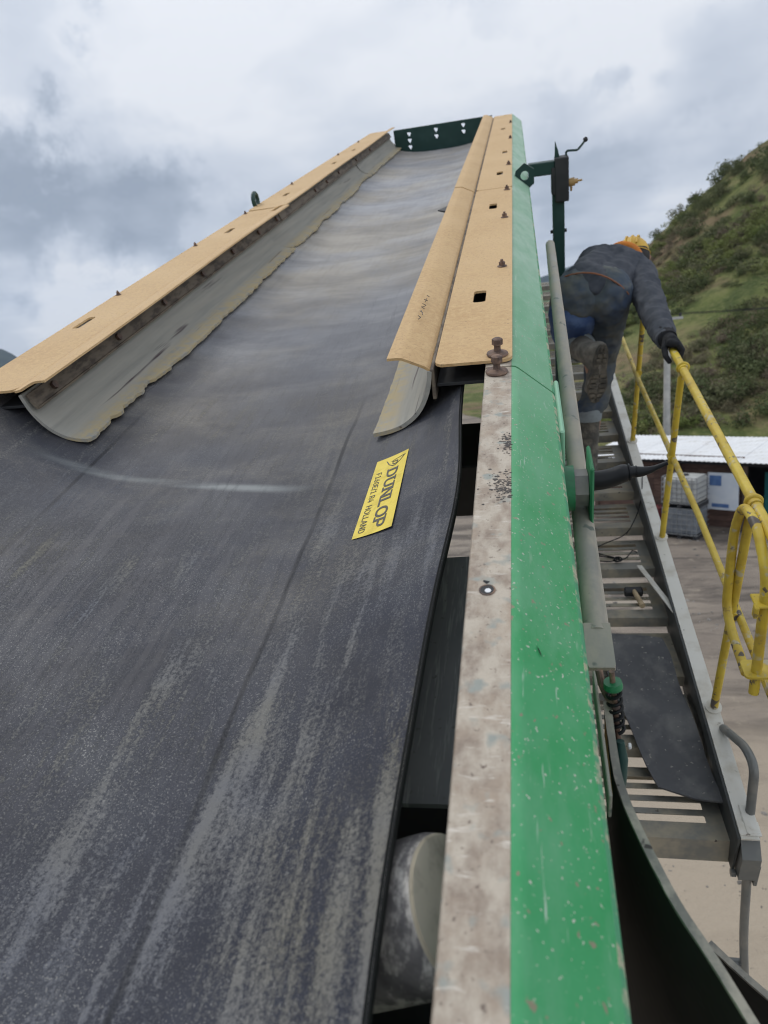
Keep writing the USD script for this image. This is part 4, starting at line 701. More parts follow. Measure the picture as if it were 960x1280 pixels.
rad = np.interp(np.linspace(0, 1, len(hp)), [0, 0.3, 0.50, 0.56, 0.72, 0.9, 1.0], [0.0175, 0.0165, 0.016, 0.0105, 0.0095, 0.006, 0.0035]); put("hose", tube(hp, rad, 20), M_CABLE, hub)
put("ferrule", cat(*[tube([hp[i], hp[i] * 0.6 + hp[i + 1] * 0.4], rad[i] * 1.12, 20) for i in (10, 12)]), M_CABLE, hub)

sp = thing("spring_tensioner", "small spring with green cap and ochre bracket beside the grey pipe's end", "spring", (0.095, 0.64, -0.25))
q = np.linspace(0, 1, 130); a = np.array((0.0915, 0.64, -0.172)); b = np.array((0.0975, 0.63, -0.240)); ax = (b - a) / np.linalg.norm(b - a); e1 = np.cross(ax, (1, 0, 0)); e1 /= np.linalg.norm(e1); e2 = np.cross(ax, e1)
put("coil", tube(a + (b - a) * q[:, None] + 0.0082 * (np.cos(q * 2 * PI * 6)[:, None] * e1 + np.sin(q * 2 * PI * 6)[:, None] * e2), 0.0024, 8), M_CABLE, sp)
put("cap", cat(cyl(a - ax * 0.008, a - ax * 0.002, 0.0110, 24, 0.0118), cyl(a - ax * 0.002, a + ax * 0.001, 0.0118, 24)), M_HUBGREEN, sp)
put("rod", cyl(a - ax * 0.024, b + ax * 0.02, 0.0035, 12), M_RUST, sp)
put("lever", tube(bend([(0.076, 0.662, -0.165), (0.080, 0.65, -0.185), (0.092, 0.635, -0.200), (0.097, 0.633, -0.205)], 0.01), 0.005, 10), M_RUST, sp)
put("strap", cbox(0.0715, 0.0755, 0.50, 0.69, -0.235, -0.195, 0.001), M_PIPE, sp)
put("ochre_bracket", cat(hull([(0.0835, 0.645, -0.205), (0.0875, 0.645, -0.205), (0.0775, 0.60, -0.245), (0.0875, 0.61, -0.235), (0.080, 0.555, -0.27), (0.084, 0.555, -0.27), (0.0795, 0.60, -0.295), (0.0845, 0.60, -0.295)])), M_OCHRE, sp)
put("bottle_guard", tube([(0.0985, 0.61, -0.238), (0.0995, 0.602, -0.262), (0.0985, 0.595, -0.30), (0.096, 0.585, -0.335)], [0.005, 0.0085, 0.0080, 0.002], 18), M_DKGREEN, sp)
put("white_clip", cbox(0.107, 0.111, 0.600, 0.607, -0.242, -0.236, 0.001), M_ROOF, sp)

def flap(name, pts, depth, label, thick=0.008):
    t = thing(name, label, "rubber sheet", tuple(pts[0]))
    P = bend(pts, 0.12, 5); k = np.gradient(P, axis=0); k[:, 2] = 0; k /= np.linalg.norm(k, axis=1)[:, None]; nrm = np.stack([k[:, 1], -k[:, 0], 0 * k[:, 0]], 1)
    if nrm[:, 0].mean() < 0: nrm = -nrm
    rows = [P, P + nrm * thick, P + nrm * thick - (0, 0, 0.004), P + nrm * (thick + 0.02) - (0, 0, depth), P + nrm * 0.02 - (0, 0, depth), P - (0, 0, 0.004)]
    V = np.stack(rows, 1).reshape(-1, 3); m = len(rows); F = []
    for i in range(len(P) - 1):
        for j in range(m):
            a, b = i * m + j, i * m + (j + 1) % m; F.append((a, b, b + m, a + m))
    for o in (0, (len(P) - 1) * m): F += [(o, o + 1, o + 2, o + 5), (o + 2, o + 3, o + 4, o + 5)]
    body = tri(V, F); body.fix_normals(); put("sheet", body, M_FLAP, t, smooth=40)
    jag = 0.0016 * (meshkit.fbm(np.stack([np.arange(len(P)) * 0.9, 0 * P[:, 0], 0 * P[:, 0]], 1), 2, 3) - 0.5)
    e = [P - nrm * 0.0006 + jag[:, None] * nrm + (0, 0, 0.0014), P + nrm * (thick + 0.0006) + (0, 0, 0.0014), P + nrm * (thick + 0.0006) - (0, 0, 0.003), P - nrm * 0.0006 - (0, 0, 0.003)]
    V = np.stack(e, 1).reshape(-1, 3); F = []
    for i in range(len(P) - 1):
        for j in range(4): a, b = i * 4 + j, i * 4 + (j + 1) % 4; F.append((a, b, b + 4, a + 4))
    for o in (0, (len(P) - 1) * 4): F.append((o, o + 1, o + 2, o + 3))
    ed = tri(V, F); ed.fix_normals(); put("cut_edge", ed, M_FLAPEDGE, t, smooth=40)
flap("rubber_guard_sheet", [(0.0815, 0.645, -0.205), (0.0815, 0.60, -0.213), (0.0825, 0.545, -0.218), (0.0885, 0.505, -0.218), (0.1045, 0.447, -0.218), (0.1235, 0.39, -0.218), (0.143, 0.352, -0.218), (0.1665, 0.300, -0.222), (0.21, 0.20, -0.23), (0.25, 0.08, -0.24)], 0.55, "curved black rubber guard sheet with pale cut edge beside the green beam")
flap("lower_rubber_sheet", [(0.222, 0.548, -0.60), (0.245, 0.522, -0.60), (0.285, 0.485, -0.605), (0.36, 0.43, -0.61)], 0.7, "black rubber sheet at the bottom right corner below the guard sheet", 0.008)

# dark post with crank, standing beside the head half
pt = thing("crank_post", "dark green post with side arm, crank handle and rusty clamp beside the beam", "post", (0.21, 4.0, -1.6))
put("post", cbox(0.172, 0.232, 3.97, 4.03, -1.7, -0.05, 0.004), M_DKGREEN, pt)
put("arm", cbox(0.054, 0.186, 3.965, 4.02, -0.062, 0.0, 0.004), M_DKGREEN, pt)
put("slide_box", cat(cbox(0.186, 0.254, 3.955, 4.045, -0.195, 0.012, 0.004), cbox(0.168, 0.19, 3.96, 4.04, -0.16, -0.03, 0.004)), M_BLACK, pt)
put("fin", hull([(0.186, 3.99, 0.0), (0.212, 3.99, 0.0), (0.190, 3.99, 0.085), (0.186, 4.005, 0.0), (0.212, 4.005, 0.0), (0.190, 4.005, 0.085), (0.205, 3.99, 0.04), (0.205, 4.005, 0.04)]), M_DKGREEN, pt)
put("crank", tube(bend([(0.243, 4.0, 0.0), (0.243, 4.0, 0.034), (0.30, 4.0, 0.030), (0.335, 4.0, 0.068)], 0.012), 0.0055, 10), M_DKGREEN, pt)
ks = trimesh.creation.icosphere(subdivisions=2, radius=0.012); ks.apply_translation((0.337, 4.0, 0.072)); put("crank_knob", ks, M_BLACK, pt)
put("clamp_screw", cat(cyl((0.254, 4.0, -0.115), (0.285, 4.0, -0.112), 0.020, 12), cyl((0.284, 4.0, -0.112), (0.300, 4.0, -0.111), 0.013, 6), cyl((0.30, 4.0, -0.111), (0.322, 4.0, -0.110), 0.005, 10), cbox(0.262, 0.272, 3.99, 4.01, -0.155, -0.12, 0.002)), M_OCHRE, pt)
put("hinge_bolt", cat(cyl((0.16, 4.0, -0.345), (0.244, 4.0, -0.345), 0.009, 10)), M_BLACK, pt)
put("post_foot", cbox(0.10, 0.30, 3.93, 4.07, -1.76, -1.70, 0.004), M_DKGREEN, pt)

# ------------------------------------------------------------------ the walkway stair with its yellow rail
WS = -1.5
st = thing("walkway_stair", "grey metal stair along the conveyor with slotted treads and a yellow tube handrail", "stairs", (0.33, 1.3, WS))
def stringer(v0, v1, mtop):
    put("stringer_flange", sheet([(v0, WS), (v1, WS)], [1.29, 7.6], 0.006), mtop, st)
stringer(0.557, 0.607, M_STRING)
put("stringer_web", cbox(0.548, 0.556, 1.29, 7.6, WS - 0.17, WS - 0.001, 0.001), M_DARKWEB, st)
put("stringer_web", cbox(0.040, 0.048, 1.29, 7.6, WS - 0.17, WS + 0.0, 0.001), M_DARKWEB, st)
put("stringer_flange", sheet([(0.0, WS), (0.0395, WS)], [1.29, 7.6], 0.006), M_STRING, st)
put("stringer_end_plate", cat(hull([(0.560, 1.31, WS - 0.01), (0.612, 1.31, WS - 0.01), (0.560, 1.262, WS - 0.06), (0.612, 1.262, WS - 0.06), (0.560, 1.262, WS - 0.165), (0.612, 1.262, WS - 0.165), (0.560, 1.40, WS - 0.165), (0.612, 1.40, WS - 0.165), (0.560, 1.40, WS - 0.01), (0.612, 1.40, WS - 0.01)])), M_STEEL, st)
put("end_gusset", cat(cbox(0.556, 0.615, 1.30, 1.345, WS - 0.002, WS + 0.004, 0.001)), M_STRING, st)
TT = math.radians(9.0)
def tread(u, w, first=False):
    D, x0, x1 = 0.292, 0.055, 0.545
    if first: x1 = 0.5545
    poly = sbox(x0, 0, x1, D)
    for k in range(4): poly = poly.difference(sbox(0.09, 0.068 + k * 0.052, 0.492 , 0.090 + k * 0.052).buffer(0.004))
    top = trimesh.creation.extrude_polygon(poly, 0.004, engine="earcut"); fl = cbox(x0, x1, 0.0, 0.004, -0.085 if first else -0.042, -0.0005, 0.0005); bk = cbox(x0, x1, D - 0.004, D, -0.05, -0.0005, 0.0005); lp = cbox(x0, x1, 0.0045, 0.03, -0.085 if first else -0.042, -0.081 if first else -0.038, 0.0005)
    m = cat(top, fl, bk, lp); m.apply_transform(trimesh.transformations.rotation_matrix(-TT, [1, 0, 0])); m.apply_translation((0, u, w)); put("tread", m, M_TREAD, st, smooth=25)
for k in range(19): tread(1.338 + 0.3345 * k, WS - 0.095, k == 0)
# rail
RV = 0.598
posts = [(1.775, -0.03), (2.79, -0.075), (3.75, -0.10)]
RH = 0.868
for u, lean in posts:
    put("post", tube([(0.590, u, WS + 0.003), (RV, u + lean, WS + RH - 0.012)], 0.0130, 18), M_YELLOW, st)
    put("post_foot", cyl((0.588, u + 0.002, WS + 0.0005), (0.588, u, WS + 0.010), 0.027, 18), M_STRING, st)
put("top_rail", tube([(RV + 0.006, 1.15, WS + RH), (RV, 2.9, WS + RH), (RV, 3.70, WS + RH)], 0.0152, 20), M_YELLOW, st)
put("middle_rail", tube([(RV + 0.018, 1.40, WS + 0.445), (RV + 0.012, 2.3, WS + 0.45), (RV - 0.020, 3.6, WS + 0.45), (RV - 0.025, 4.4, WS + 0.45)], 0.0118, 18), M_YELLOW, st)
for u, lean in posts:
    s = trimesh.creation.torus(0.0185, 0.0075, major_sections=20, minor_sections=10); s.apply_transform(trimesh.transformations.rotation_matrix(PI / 2, [1, 0, 0])); s.apply_translation((RV + 0.003, u + lean + 0.002, WS + RH))
    put("rail_collar", cat(s, cyl((RV + 0.003, u + lean - 0.02, WS + RH), (RV + 0.003, u + lean + 0.02, WS + RH), 0.0190, 18)), M_YELLOW, st)
    put("rail_collar", cyl((RV - 0.004, u + lean * 0.5 - 0.02, WS + 0.448), (RV - 0.004, u + lean * 0.5 + 0.02, WS + 0.448), 0.0165, 18), M_YELLOW, st)
hoop = bend([(0.57, 1.505, -1.048), (0.57, 1.655, -1.040), (0.57, 1.745, -1.012), (0.57, 1.772, -0.740), (0.572, 1.735, -0.628), (0.574, 1.610, -0.622), (0.575, 1.495, -0.70), (0.575, 1.480, -0.80)], 0.05, 8)
put("rail_hoop", tube(hoop, 0.0132, 20), M_YELLOW, st)
put("gate_post", tube([(0.575, 1.487, -0.745), (0.572, 1.436, -1.05)], 0.0135, 18), M_YELLOW, st)
put("gate_post", tube([(0.635, 1.44, -0.745), (0.632, 1.40, -1.04)], 0.0135, 18), M_YELLOW, st)
def flange2(u, w):
    poly = sbox(0.54, u - 0.032, 0.665, u + 0.034).buffer(-0.012).buffer(0.012); m = trimesh.creation.extrude_polygon(poly, 0.007, engine="earcut"); m.apply_translation((0, 0, w)); put("gate_flange", m, M_YELLOW, st)
flange2(1.455, -0.985); 
fk = cat(cbox(0.548, 0.602, 1.46, 1.515, -0.772, -0.764, 0.002), cbox(0.545, 0.556, 1.455, 1.475, -0.80, -0.765, 0.002)); put("gate_fork", fk, M_YELLOW, st)
put("grab_handle", tube(bend([(0.600, 1.688, -1.498), (0.606, 1.505, -1.362), (0.608, 1.42, -1.345), (0.604, 1.385, -1.478), (0.602, 1.375, -1.50)], 0.05, 8), 0.0135, 16), M_STEEL, st)
put("handle_plate", cat(cbox(0.575, 0.612, 1.305, 1.40, WS - 0.003, WS + 0.006, 0.002), cyl((0.594, 1.325, WS + 0.006), (0.594, 1.325, WS + 0.007), 0.0075, 14)), M_STRING, st)
# loose diagonal bar is welded between tread and stringer
put("brace_bar", cbox(-0.001, 0.001, 0, 1, 0, 1, 0.0001) if False else hull([np.array(p) + d for p in ((0.474, 2.662, -1.565), (0.570, 2.232, -1.508)) for d in ((-0.011, 0, 0), (0.011, 0, 0), (-0.011, 0, 0.006), (0.011, 0, 0.006))]), M_STRING, st)
# ladder hinged below the stair
ld = thing("hinged_ladder", "dark steel ladder hanging from the lower end of the stair", "ladder", (0.33, 1.29, -1.62))
for v in (0.590, 0.075):
    o = 1 if v > 0.3 else -1
    put("leg", tube(bend([(v, 1.285, -1.655), (v + 0.035 * o, 1.285, -2.05), (v + 0.075 * o, 1.27, -2.36), (v + 0.10 * o, 1.25, -2.95)], 0.15, 6), 0.0135, 14), M_STEEL, ld)
    put("pivot", cat(cyl((v - 0.035, 1.285, -1.668), (v + 0.032, 1.285, -1.668), 0.007, 10), cyl((v - 0.045, 1.285, -1.668), (v - 0.032, 1.285, -1.668), 0.013, 6), cbox(v + 0.016, v + 0.027, 1.265, 1.305, -1.70, -1.60, 0.002)), M_STEEL, ld)
for w, e in ((-2.205, 0.052), (-2.50, 0.078), (-2.80, 0.092)): put("rung", cyl((0.075 - e, 1.282, w), (0.590 + e, 1.282, w), 0.0145, 14), M_STEEL, ld)
# loose things on the treads
mt = thing("rubber_mat", "worn dark rubber mat lying over the lower stair treads", "mat", (0.44, 1.8, -1.56))
mc = np.array([(0.250, 2.238), (0.492, 2.185), (0.505, 2.08), (0.512, 1.96), (0.538, 1.62), (0.553, 1.443), (0.47, 1.455), (0.365, 1.493), (0.325, 1.66), (0.295, 1.80), (0.262, 2.0)])
poly = Polygon(mc); mm = trimesh.creation.extrude_polygon(poly, 0.008, engine="earcut"); mm = mm.subdivide_to_size(0.03)
sag = lambda v, u: -1.566 + 0.010 * np.sin((u - 1.338) / 0.3345 * 2 * PI) + 0.03 * np.clip((1.60 - u) / 0.16, 0, 1) ** 2 * np.clip((0.50 - v) / 0.15, 0, 1) * 0 + 0.004 * np.sin(v * 21 + u * 5)
mm.vertices[:, 2] += sag(mm.vertices[:, 0], mm.vertices[:, 1]); put("mat_sheet", mm, M_MAT, mt, smooth=40)
hm = thing("hammer", "short club hammer with pale wooden handle lying on a tread", "hammer", (0.43, 2.46, -1.57))
tr_u = 1.338 + 0.3345 * 3
tz = lambda u, du=0.0: WS - 0.095 + 0.004 - (u - tr_u) * math.tan(TT)
hd = cbox(0.392, 0.470, 2.505, 2.543, tz(2.525) + 0.002, tz(2.525) + 0.038, 0.006); put("head", hd, M_BLACK, hm)
put("handle", tube([(0.432, 2.515, tz(2.515) + 0.030), (0.452, 2.405, tz(2.405) + 0.020)], [0.0095, 0.0120], 14), M_WOOD, hm)
wi = thing("wire_coil", "loose thin black wire tangled on a stair tread under the stringer", "wire", (0.4, 2.75, -1.57))
tw = lambda u: WS - 0.095 + 0.009 - (u - (1.338 + 0.3345 * 4)) * math.tan(TT)
wp = [(0.27, 2.86), (0.34, 2.80), (0.40, 2.76), (0.36, 2.74), (0.29, 2.75), (0.28, 2.80), (0.35, 2.79), (0.42, 2.745), (0.47, 2.84), (0.49, 2.83)]
put("loop", tube(bend([(a, b, tw(b) + 0.003 * (i % 3)) for i, (a, b) in enumerate(wp)], 0.04, 6), 0.0028, 6), M_CABLE, wi)
put("loop", tube(bend([(0.25, 2.84, tw(2.84)), (0.35, 2.90, tw(2.9) + 0.02), (0.46, 2.96, WS - 0.10), (0.535, 3.10, WS - 0.05), (0.565, 3.22, WS + 0.004), (0.585, 3.36, WS + 0.004), (0.62, 3.45, WS - 0.05)], 0.07, 8), 0.0026, 6), M_CABLE, wi)
put("knot", cat(*[trimesh.creation.torus(0.012 + 0.003 * k, 0.0028, major_sections=14, minor_sections=6, transform=trimesh.transformations.translation_matrix((0.385 + 0.004 * k, 2.752, tw(2.75) + 0.002 + 0.003 * k))) for k in range(3)]), M_CABLE, wi)

# ------------------------------------------------------------------ the worker
MF = manifold3d.Manifold
def ball(p, r): return MF.sphere(float(r), 20).translate([float(x) for x in p])
def bones(chains):
    out = []
    for ch in chains:
        for (p, r), (q, s) in zip(ch, ch[1:]): out.append(MF.batch_hull([ball(p, r), ball(q, s)]))
    return MF.batch_boolean(out, manifold3d.OpType.Add)
def skin(man, edge=0.018, it=12, folds=0.0, seed=0, fs=14.0):
    man = man.refine_to_length(edge); a = man.to_mesh(); m = trimesh.Trimesh(np.array(a.vert_properties[:, :3]), np.array(a.tri_verts), process=True)
    trimesh.smoothing.filter_taubin(m, iterations=it)
    if folds:
        n = m.vertex_normals; h = meshkit.fbm(m.vertices * fs, 3, seed) - 0.5; h2 = 1 - 2 * np.abs(meshkit.fbm(m.vertices * fs * 0.8 + 9, 2, seed + 3) - 0.5) * 2
        m.vertices = m.vertices + n * (folds * (h * 1.2 + h2 * 0.5))[:, None]
    return m
def cloth(name, a, b, **kw): return worn(name, a, b, kw.pop("amount", (0.45, 0.65)), kw.pop("scale", 14), rough=0.85, rough2=0.95, spec=0.2, bump=0.5, bump_scale=kw.pop("bump_scale", 60), bump_dist=0.004, **kw)
M_SWEAT = cloth("grey_pullover", (0.050, 0.056, 0.068), (0.075, 0.080, 0.092), base2=(0.040, 0.046, 0.058))
M_JEANS = cloth("muddy_jeans", (0.066, 0.078, 0.078), (0.115, 0.118, 0.105), base2=(0.044, 0.064, 0.105), scale=7, base_scale=5)
M_BLUEJ = cloth("blue_denim", (0.050, 0.090, 0.20), (0.085, 0.13, 0.24), base2=(0.036, 0.064, 0.15))
M_CUFF = cloth("pale_denim_hem", (0.22, 0.25, 0.26), (0.16, 0.18, 0.19))
M_BOOT = cloth("muddy_boot_leather", (0.165, 0.155, 0.135), (0.225, 0.21, 0.18), base2=(0.11, 0.103, 0.092))
M_SOLE = worn("boot_sole", (0.055, 0.052, 0.044), (0.135, 0.12, 0.095), (0.45, 0.62), 26, rough=0.8, bump=0.5, bump_scale=90)
M_SKIN = worn("skin", (0.30, 0.165, 0.11), rough=0.5, bump=0.0)
M_GLOVE = cloth("black_glove", (0.012, 0.013, 0.016), (0.03, 0.03, 0.033))
M_HELMET = worn("yellow_helmet", (0.55, 0.33, 0.025), (0.48, 0.30, 0.05), (0.5, 0.65), 12, rough=0.45, bump=0.0)
M_ORANGE = cloth("orange_collar", (0.50, 0.17, 0.03), (0.42, 0.16, 0.05))
M_HAIR = worn("black_hair", (0.012, 0.010, 0.009), rough=0.6)
J = {"hipL": (0.243, 3.50, -0.590), "hipR": (0.402, 3.50, -0.595), "pelvis": (0.324, 3.50, -0.54), "waist": (0.350, 3.55, -0.495), "chest": (0.455, 3.77, -0.515), "neck": (0.552, 3.97, -0.525), "head": (0.600, 4.12, -0.578),
     "shR": (0.572, 3.69, -0.535), "elR": (0.582, 3.28, -0.594), "wrR": (0.579, 2.985, -0.603), "shL": (0.372, 3.86, -0.50), "elL": (0.270, 4.08, -0.72), "wrL": (0.235, 4.30, -0.93), "haL": (0.230, 4.37, -1.0),
     "knL": (0.247, 3.62, -0.815), "cuL": (0.268, 3.46, -0.790), "anL": (0.298, 3.30, -0.765), "knR": (0.400, 3.71, -0.96), "cuR": (0.322, 3.57, -1.20), "anR": (0.316, 3.49, -1.46)}
J = {k: np.array(v) for k, v in J.items()}
def mid(a, b, t): return J[a] * (1 - t) + J[b] * t
per = thing("person", "worker in grey pullover, muddy jeans and yellow helmet climbing the stair, gloved hand on rail", "person", (0.32, 3.5, -1.6))
k = 0.86
HC = J["head"]; fw = np.array((0.25, 0.80, -0.54)); fw /= np.linalg.norm(fw); rt = np.cross(fw, (0.1, 0.55, 0.83)); rt /= np.linalg.norm(rt); up = np.cross(rt, fw)
def hd(a, b, c): return HC + a * rt + b * fw + c * up
body = bones([[(J["pelvis"], .085), (J["waist"] + (0, 0, -0.03), .07), (J["chest"] + (0, 0, -0.03), .075), (J["neck"], .05), (hd(0, -0.01, -0.05), .058)],
              [(hd(0, -0.015, 0.02), .088), (hd(0, 0.02, 0.0), .080), (hd(0, 0.055, -0.075), .040)], [(hd(0, 0.095, -0.01), .012), (hd(0, 0.112, -0.035), .014)],
              [(hd(0.078, -0.005, -0.02), .012), (hd(0.086, -0.015, 0.012), .012)], [(hd(-0.078, -0.005, -0.02), .012), (hd(-0.086, -0.015, 0.012), .012)],
              [(J["chest"] + (0, 0, -0.03), .07), (J["shR"], .05), (J["elR"], .036), (J["wrR"], .022), (J["wrR"] + (0.004, -0.05, 0.0), .022)], [(J["chest"] + (0, 0, -0.03), .07), (J["shL"], .05), (J["elL"], .036), (J["wrL"], .030), (J["haL"], .035)],
              [(J["pelvis"], .08), (J["hipL"], .07), (J["knL"], .05), (J["anL"], .038), ((0.318, 3.27, -0.86), .03)], [(J["pelvis"], .08), (J["hipR"], .07), (J["knR"], .05), (J["anR"], .038), ((0.31, 3.58, -1.545), .03)]])
bd = put("body", skin(body, 0.016, 10), M_SKIN, per, smooth=True)
for a in (-0.032, 0.032):
    e = trimesh.creation.icosphere(subdivisions=2, radius=0.012); e.apply_translation(hd(a, 0.088, 0.008)); put("eye", e, M_ROOF, bd)
put("mouth", tube([hd(-0.024, 0.090, -0.075), hd(0, 0.097, -0.073), hd(0.024, 0.090, -0.075)], 0.005, 8), M_CLAMP, bd)
hr = MF.sphere(0.094, 24).translate([float(x) for x in hd(0, -0.02, 0.012)]); put("hair", skin(hr, 0.02, 4), M_HAIR, bd, smooth=True)
top_ = bones([[(J["waist"] + (-0.045, -0.02, -0.01), .105), (J["waist"] * 0.5 + J["chest"] * 0.5 + (-0.04, 0, 0), .115), (J["chest"] + (-0.045, 0.03, 0.0), .115), (J["shL"], .085)],
              [(J["waist"] + (0.035, -0.01, -0.03), .105), (mid("waist", "chest", 0.5) + (0.05, -0.01, -0.035), .115), (J["chest"] + (0.055, -0.02, -0.02), .118), (J["shR"] + (-0.01, 0.03, 0.0), .085)],
              [(J["chest"], .12), (J["neck"] + (-0.02, -0.04, 0.0), .075)], [(J["shR"], .080), (mid("shR", "elR", 0.45), .066), (J["elR"], .060), (mid("elR", "wrR", 0.5), .052), (mid("elR", "wrR", 1.0), .041)],
              [(J["shL"], .085), (J["elL"], .060), (J["wrL"], .042)], [(J["waist"] + (-0.02, -0.06, -0.015), .10), (J["waist"] + (0.02, -0.05, -0.02), .10)]])
pu = put("pullover", skin(top_, 0.010, 9, 0.014, 2, 19.0), M_SWEAT, per, smooth=True)
put("sleeve_cuff", tube([mid("elR", "wrR", 0.92), mid("elR", "wrR", 1.10)], [0.045, 0.043], 18), M_SWEAT, pu)
jn = bones([[(J["waist"] + (-0.04, -0.045, -0.03), .105), (J["pelvis"] + (-0.055, 0, -0.01), .130), (J["hipL"] + (0.0, 0.01, 0.005), .113), (mid("hipL", "knL", 0.5), .100), (J["knL"] + (0, 0.0, 0.0), .082), (J["cuL"], .066)],
            [(J["waist"] + (0.025, -0.045, -0.035), .105), (J["pelvis"] + (0.065, 0, -0.012), .128), (J["hipR"] + (-0.003, 0.01, 0.0), .110), (mid("hipR", "knR", 0.5), .092), (J["knR"], .075), (mid("knR", "anR", 0.4), .068), (J["cuR"] + (0, 0.0, 0), .070)]])
js = put("jeans", skin(jn, 0.010, 9, 0.016, 5, 18.0), M_JEANS, per, smooth=True, label="muddy dark jeans")
bl = bones([[(mid("hipL", "knL", 0.16) + (-0.002, -0.026, 0.0), .116), (mid("hipL", "knL", 0.93) + (0.004, -0.018, 0), .1005), (mid("knL", "cuL", 0.55), .085)]])
put("denim_patch", skin(bl, 0.012, 6, 0.012, 8, 15.0), M_BLUEJ, js, smooth=True, label="clean blue lower thigh of the left leg")
d_ = J["cuL"] - J["knL"]; d_ /= np.linalg.norm(d_)
put("hem", tube([J["cuL"] - d_ * 0.055, J["cuL"] - d_ * 0.03, J["cuL"] + d_ * 0.03, J["cuL"] + d_ * 0.045], [0.078, 0.0795, 0.076, 0.068], 24), M_CUFF, js, label="pale turned up hem of the left leg")
d2 = J["anR"] - J["cuR"]; d2 /= np.linalg.norm(d2)
put("hem", tube([J["cuR"] - d2 * 0.01, J["cuR"] + d2 * 0.0, J["cuR"] + d2 * 0.04, J["cuR"] + d2 * 0.055], [0.070, 0.075, 0.073, 0.066], 24), M_CUFF, js)
# boots
def boot(shaft, ankle, heel, toe, soln, label, mb=None):
    """heel and toe lie on the sole's centre line, soln points out of the sole."""
    heel, toe, soln = map(lambda a: np.array(a, float), (heel, toe, soln)); ax = (toe - heel) / np.linalg.norm(toe - heel); soln = soln - ax * (soln @ ax); soln /= np.linalg.norm(soln); sd_ = np.cross(ax, soln); L = np.linalg.norm(toe - heel)
    up_ = -soln
    m = bones([[(shaft, .060), (ankle, .052), (heel + ax * 0.05 + up_ * 0.055, .042)], [(ankle, .050), (heel + ax * L * 0.45 + up_ * 0.055, .042), (heel + ax * L * 0.80 + up_ * 0.038, .038)],
               [(heel + ax * L * 0.78 + up_ * 0.035 + sd_ * 0.012, .036), (heel + ax * L * 0.62 + up_ * 0.04 - sd_ * 0.01, .040)], [(heel + ax * 0.045 + up_ * 0.04, .036), (heel + ax * L * 0.5 + up_ * 0.03, .030)]])
    t = put("boot", skin(m, 0.012, 5, 0.006, 4, 30.0), mb or M_BOOT, per, smooth=True, label=label)
    q = np.linspace(0, 2 * PI, 36, endpoint=False); x = (0.5 - 0.5 * np.cos(q)); wd = 0.046 * np.abs(np.sin(q)) ** 0.75 * (0.80 + 0.32 * np.exp(-((x - 0.72) / 0.2) ** 2) - 0.12 * np.exp(-((x - 0.42) / 0.12) ** 2)) * np.sign(np.sin(q))
    out = np.stack([x * (L + 0.01) - 0.005, wd], 1)
    def pl(a, b, c): return heel + ax * a + sd_ * b + soln * c
    pts = [pl(a, b, 0.0) for a, b in out] + [pl(a * 1.0, b * 1.03, -0.018) for a, b in out]
    n = len(out); F = [(i, (i + 1) % n, (i + 1) % n + n) for i in range(n)] + [(i, (i + 1) % n + n, i + n) for i in range(n)]; c0 = len(pts); pts += [pl(L * 0.5, 0, 0.0), pl(L * 0.5, 0, -0.018)]
    F += [(c0, (i + 1) % n, i) for i in range(n)] + [(c0 + 1, i + n, (i + 1) % n + n) for i in range(n)]
    so = tri(pts, F); so.fix_normals(); s2 = put("sole", so, M_SOLE, t, smooth=40)
    lugs = []
    for a in np.arange(0.012, L - 0.01, 0.026):
        if L * 0.30 < a < L * 0.42: continue
        h = np.interp(a, out[:n // 2, 0], np.abs(out[:n // 2, 1])) - 0.007
        for s_ in (-1, 1):
            if h > 0.012: lugs.append(hull([pl(a + da, s_ * bb, c) for da in (0, 0.017) for bb in (0.005, h) for c in (-0.002, 0.006)]))
    put("tread_lugs", cat(lugs), M_SOLE, t, kind="stuff")
boot(J["cuL"] + d_ * 0.02, J["anL"], (0.356, 3.205, -0.700), (0.322, 3.225, -0.990), (0.20, -0.96, 0.18), "raised boot with its sole towards the viewer")
boot(J["cuR"] + d2 * 0.06, J["anR"], (0.312, 3.40, -1.592), (0.325, 3.655, -1.604), (0.0, -0.10, -1.0), "standing boot on the tread", M_SOLE)
# glove gripping the rail
RC = np.array((0.5985, 2.905, WS + RH))
ch = [[(J["wrR"] + (0.0, 0.03, 0.0), .033), (J["wrR"] + (0.005, -0.025, 0.002), .032), (RC + (-0.006, 0.02, 0.036), .026)]]
for i, (du, ln) in enumerate(((0.038, 0.9), (0.014, 1.0), (-0.010, 0.97), (-0.033, 0.84))):
    kn = RC + (0.008, du, 0.038)
    ch.append([(RC + (-0.012, du * 0.7 + 0.015, 0.036), .018), (kn, .0135)]); ch.append([(kn, .0125), (RC + (0.027, du - 0.004, 0.014), .0115)]); ch.append([(RC + (0.027, du - 0.004, 0.014), .0112), (RC + (0.027 * ln, du - 0.006, -0.012), .0105)]); ch.append([(RC + (0.027 * ln, du - 0.006, -0.012), .0104), (RC + (0.010, du - 0.006, -0.027), .0095)])
ch += [[(RC + (-0.020, 0.03, 0.032), .019), (RC + (-0.034, 0.0, 0.012), .0135)], [(RC + (-0.034, 0.0, 0.012), .0130), (RC + (-0.033, -0.028, -0.010), .0115)], [(RC + (-0.033, -0.028, -0.010), .0112), (RC + (-0.020, -0.042, -0.030), .0098)]]
put("glove", skin(bones(ch), 0.005, 4), M_GLOVE, per, smooth=True)
hl = J["haL"]; cl = [[(J["wrL"], .034), (hl, .036)]]
for i in range(4): cl += [[(hl + (0.02 * (i - 1.5), 0.02, -0.01), .014), (hl + (0.021 * (i - 1.5), 0.065, -0.035), .011)], [(hl + (0.021 * (i - 1.5), 0.065, -0.035), .011), (hl + (0.020 * (i - 1.5), 0.075, -0.075), .009)]]
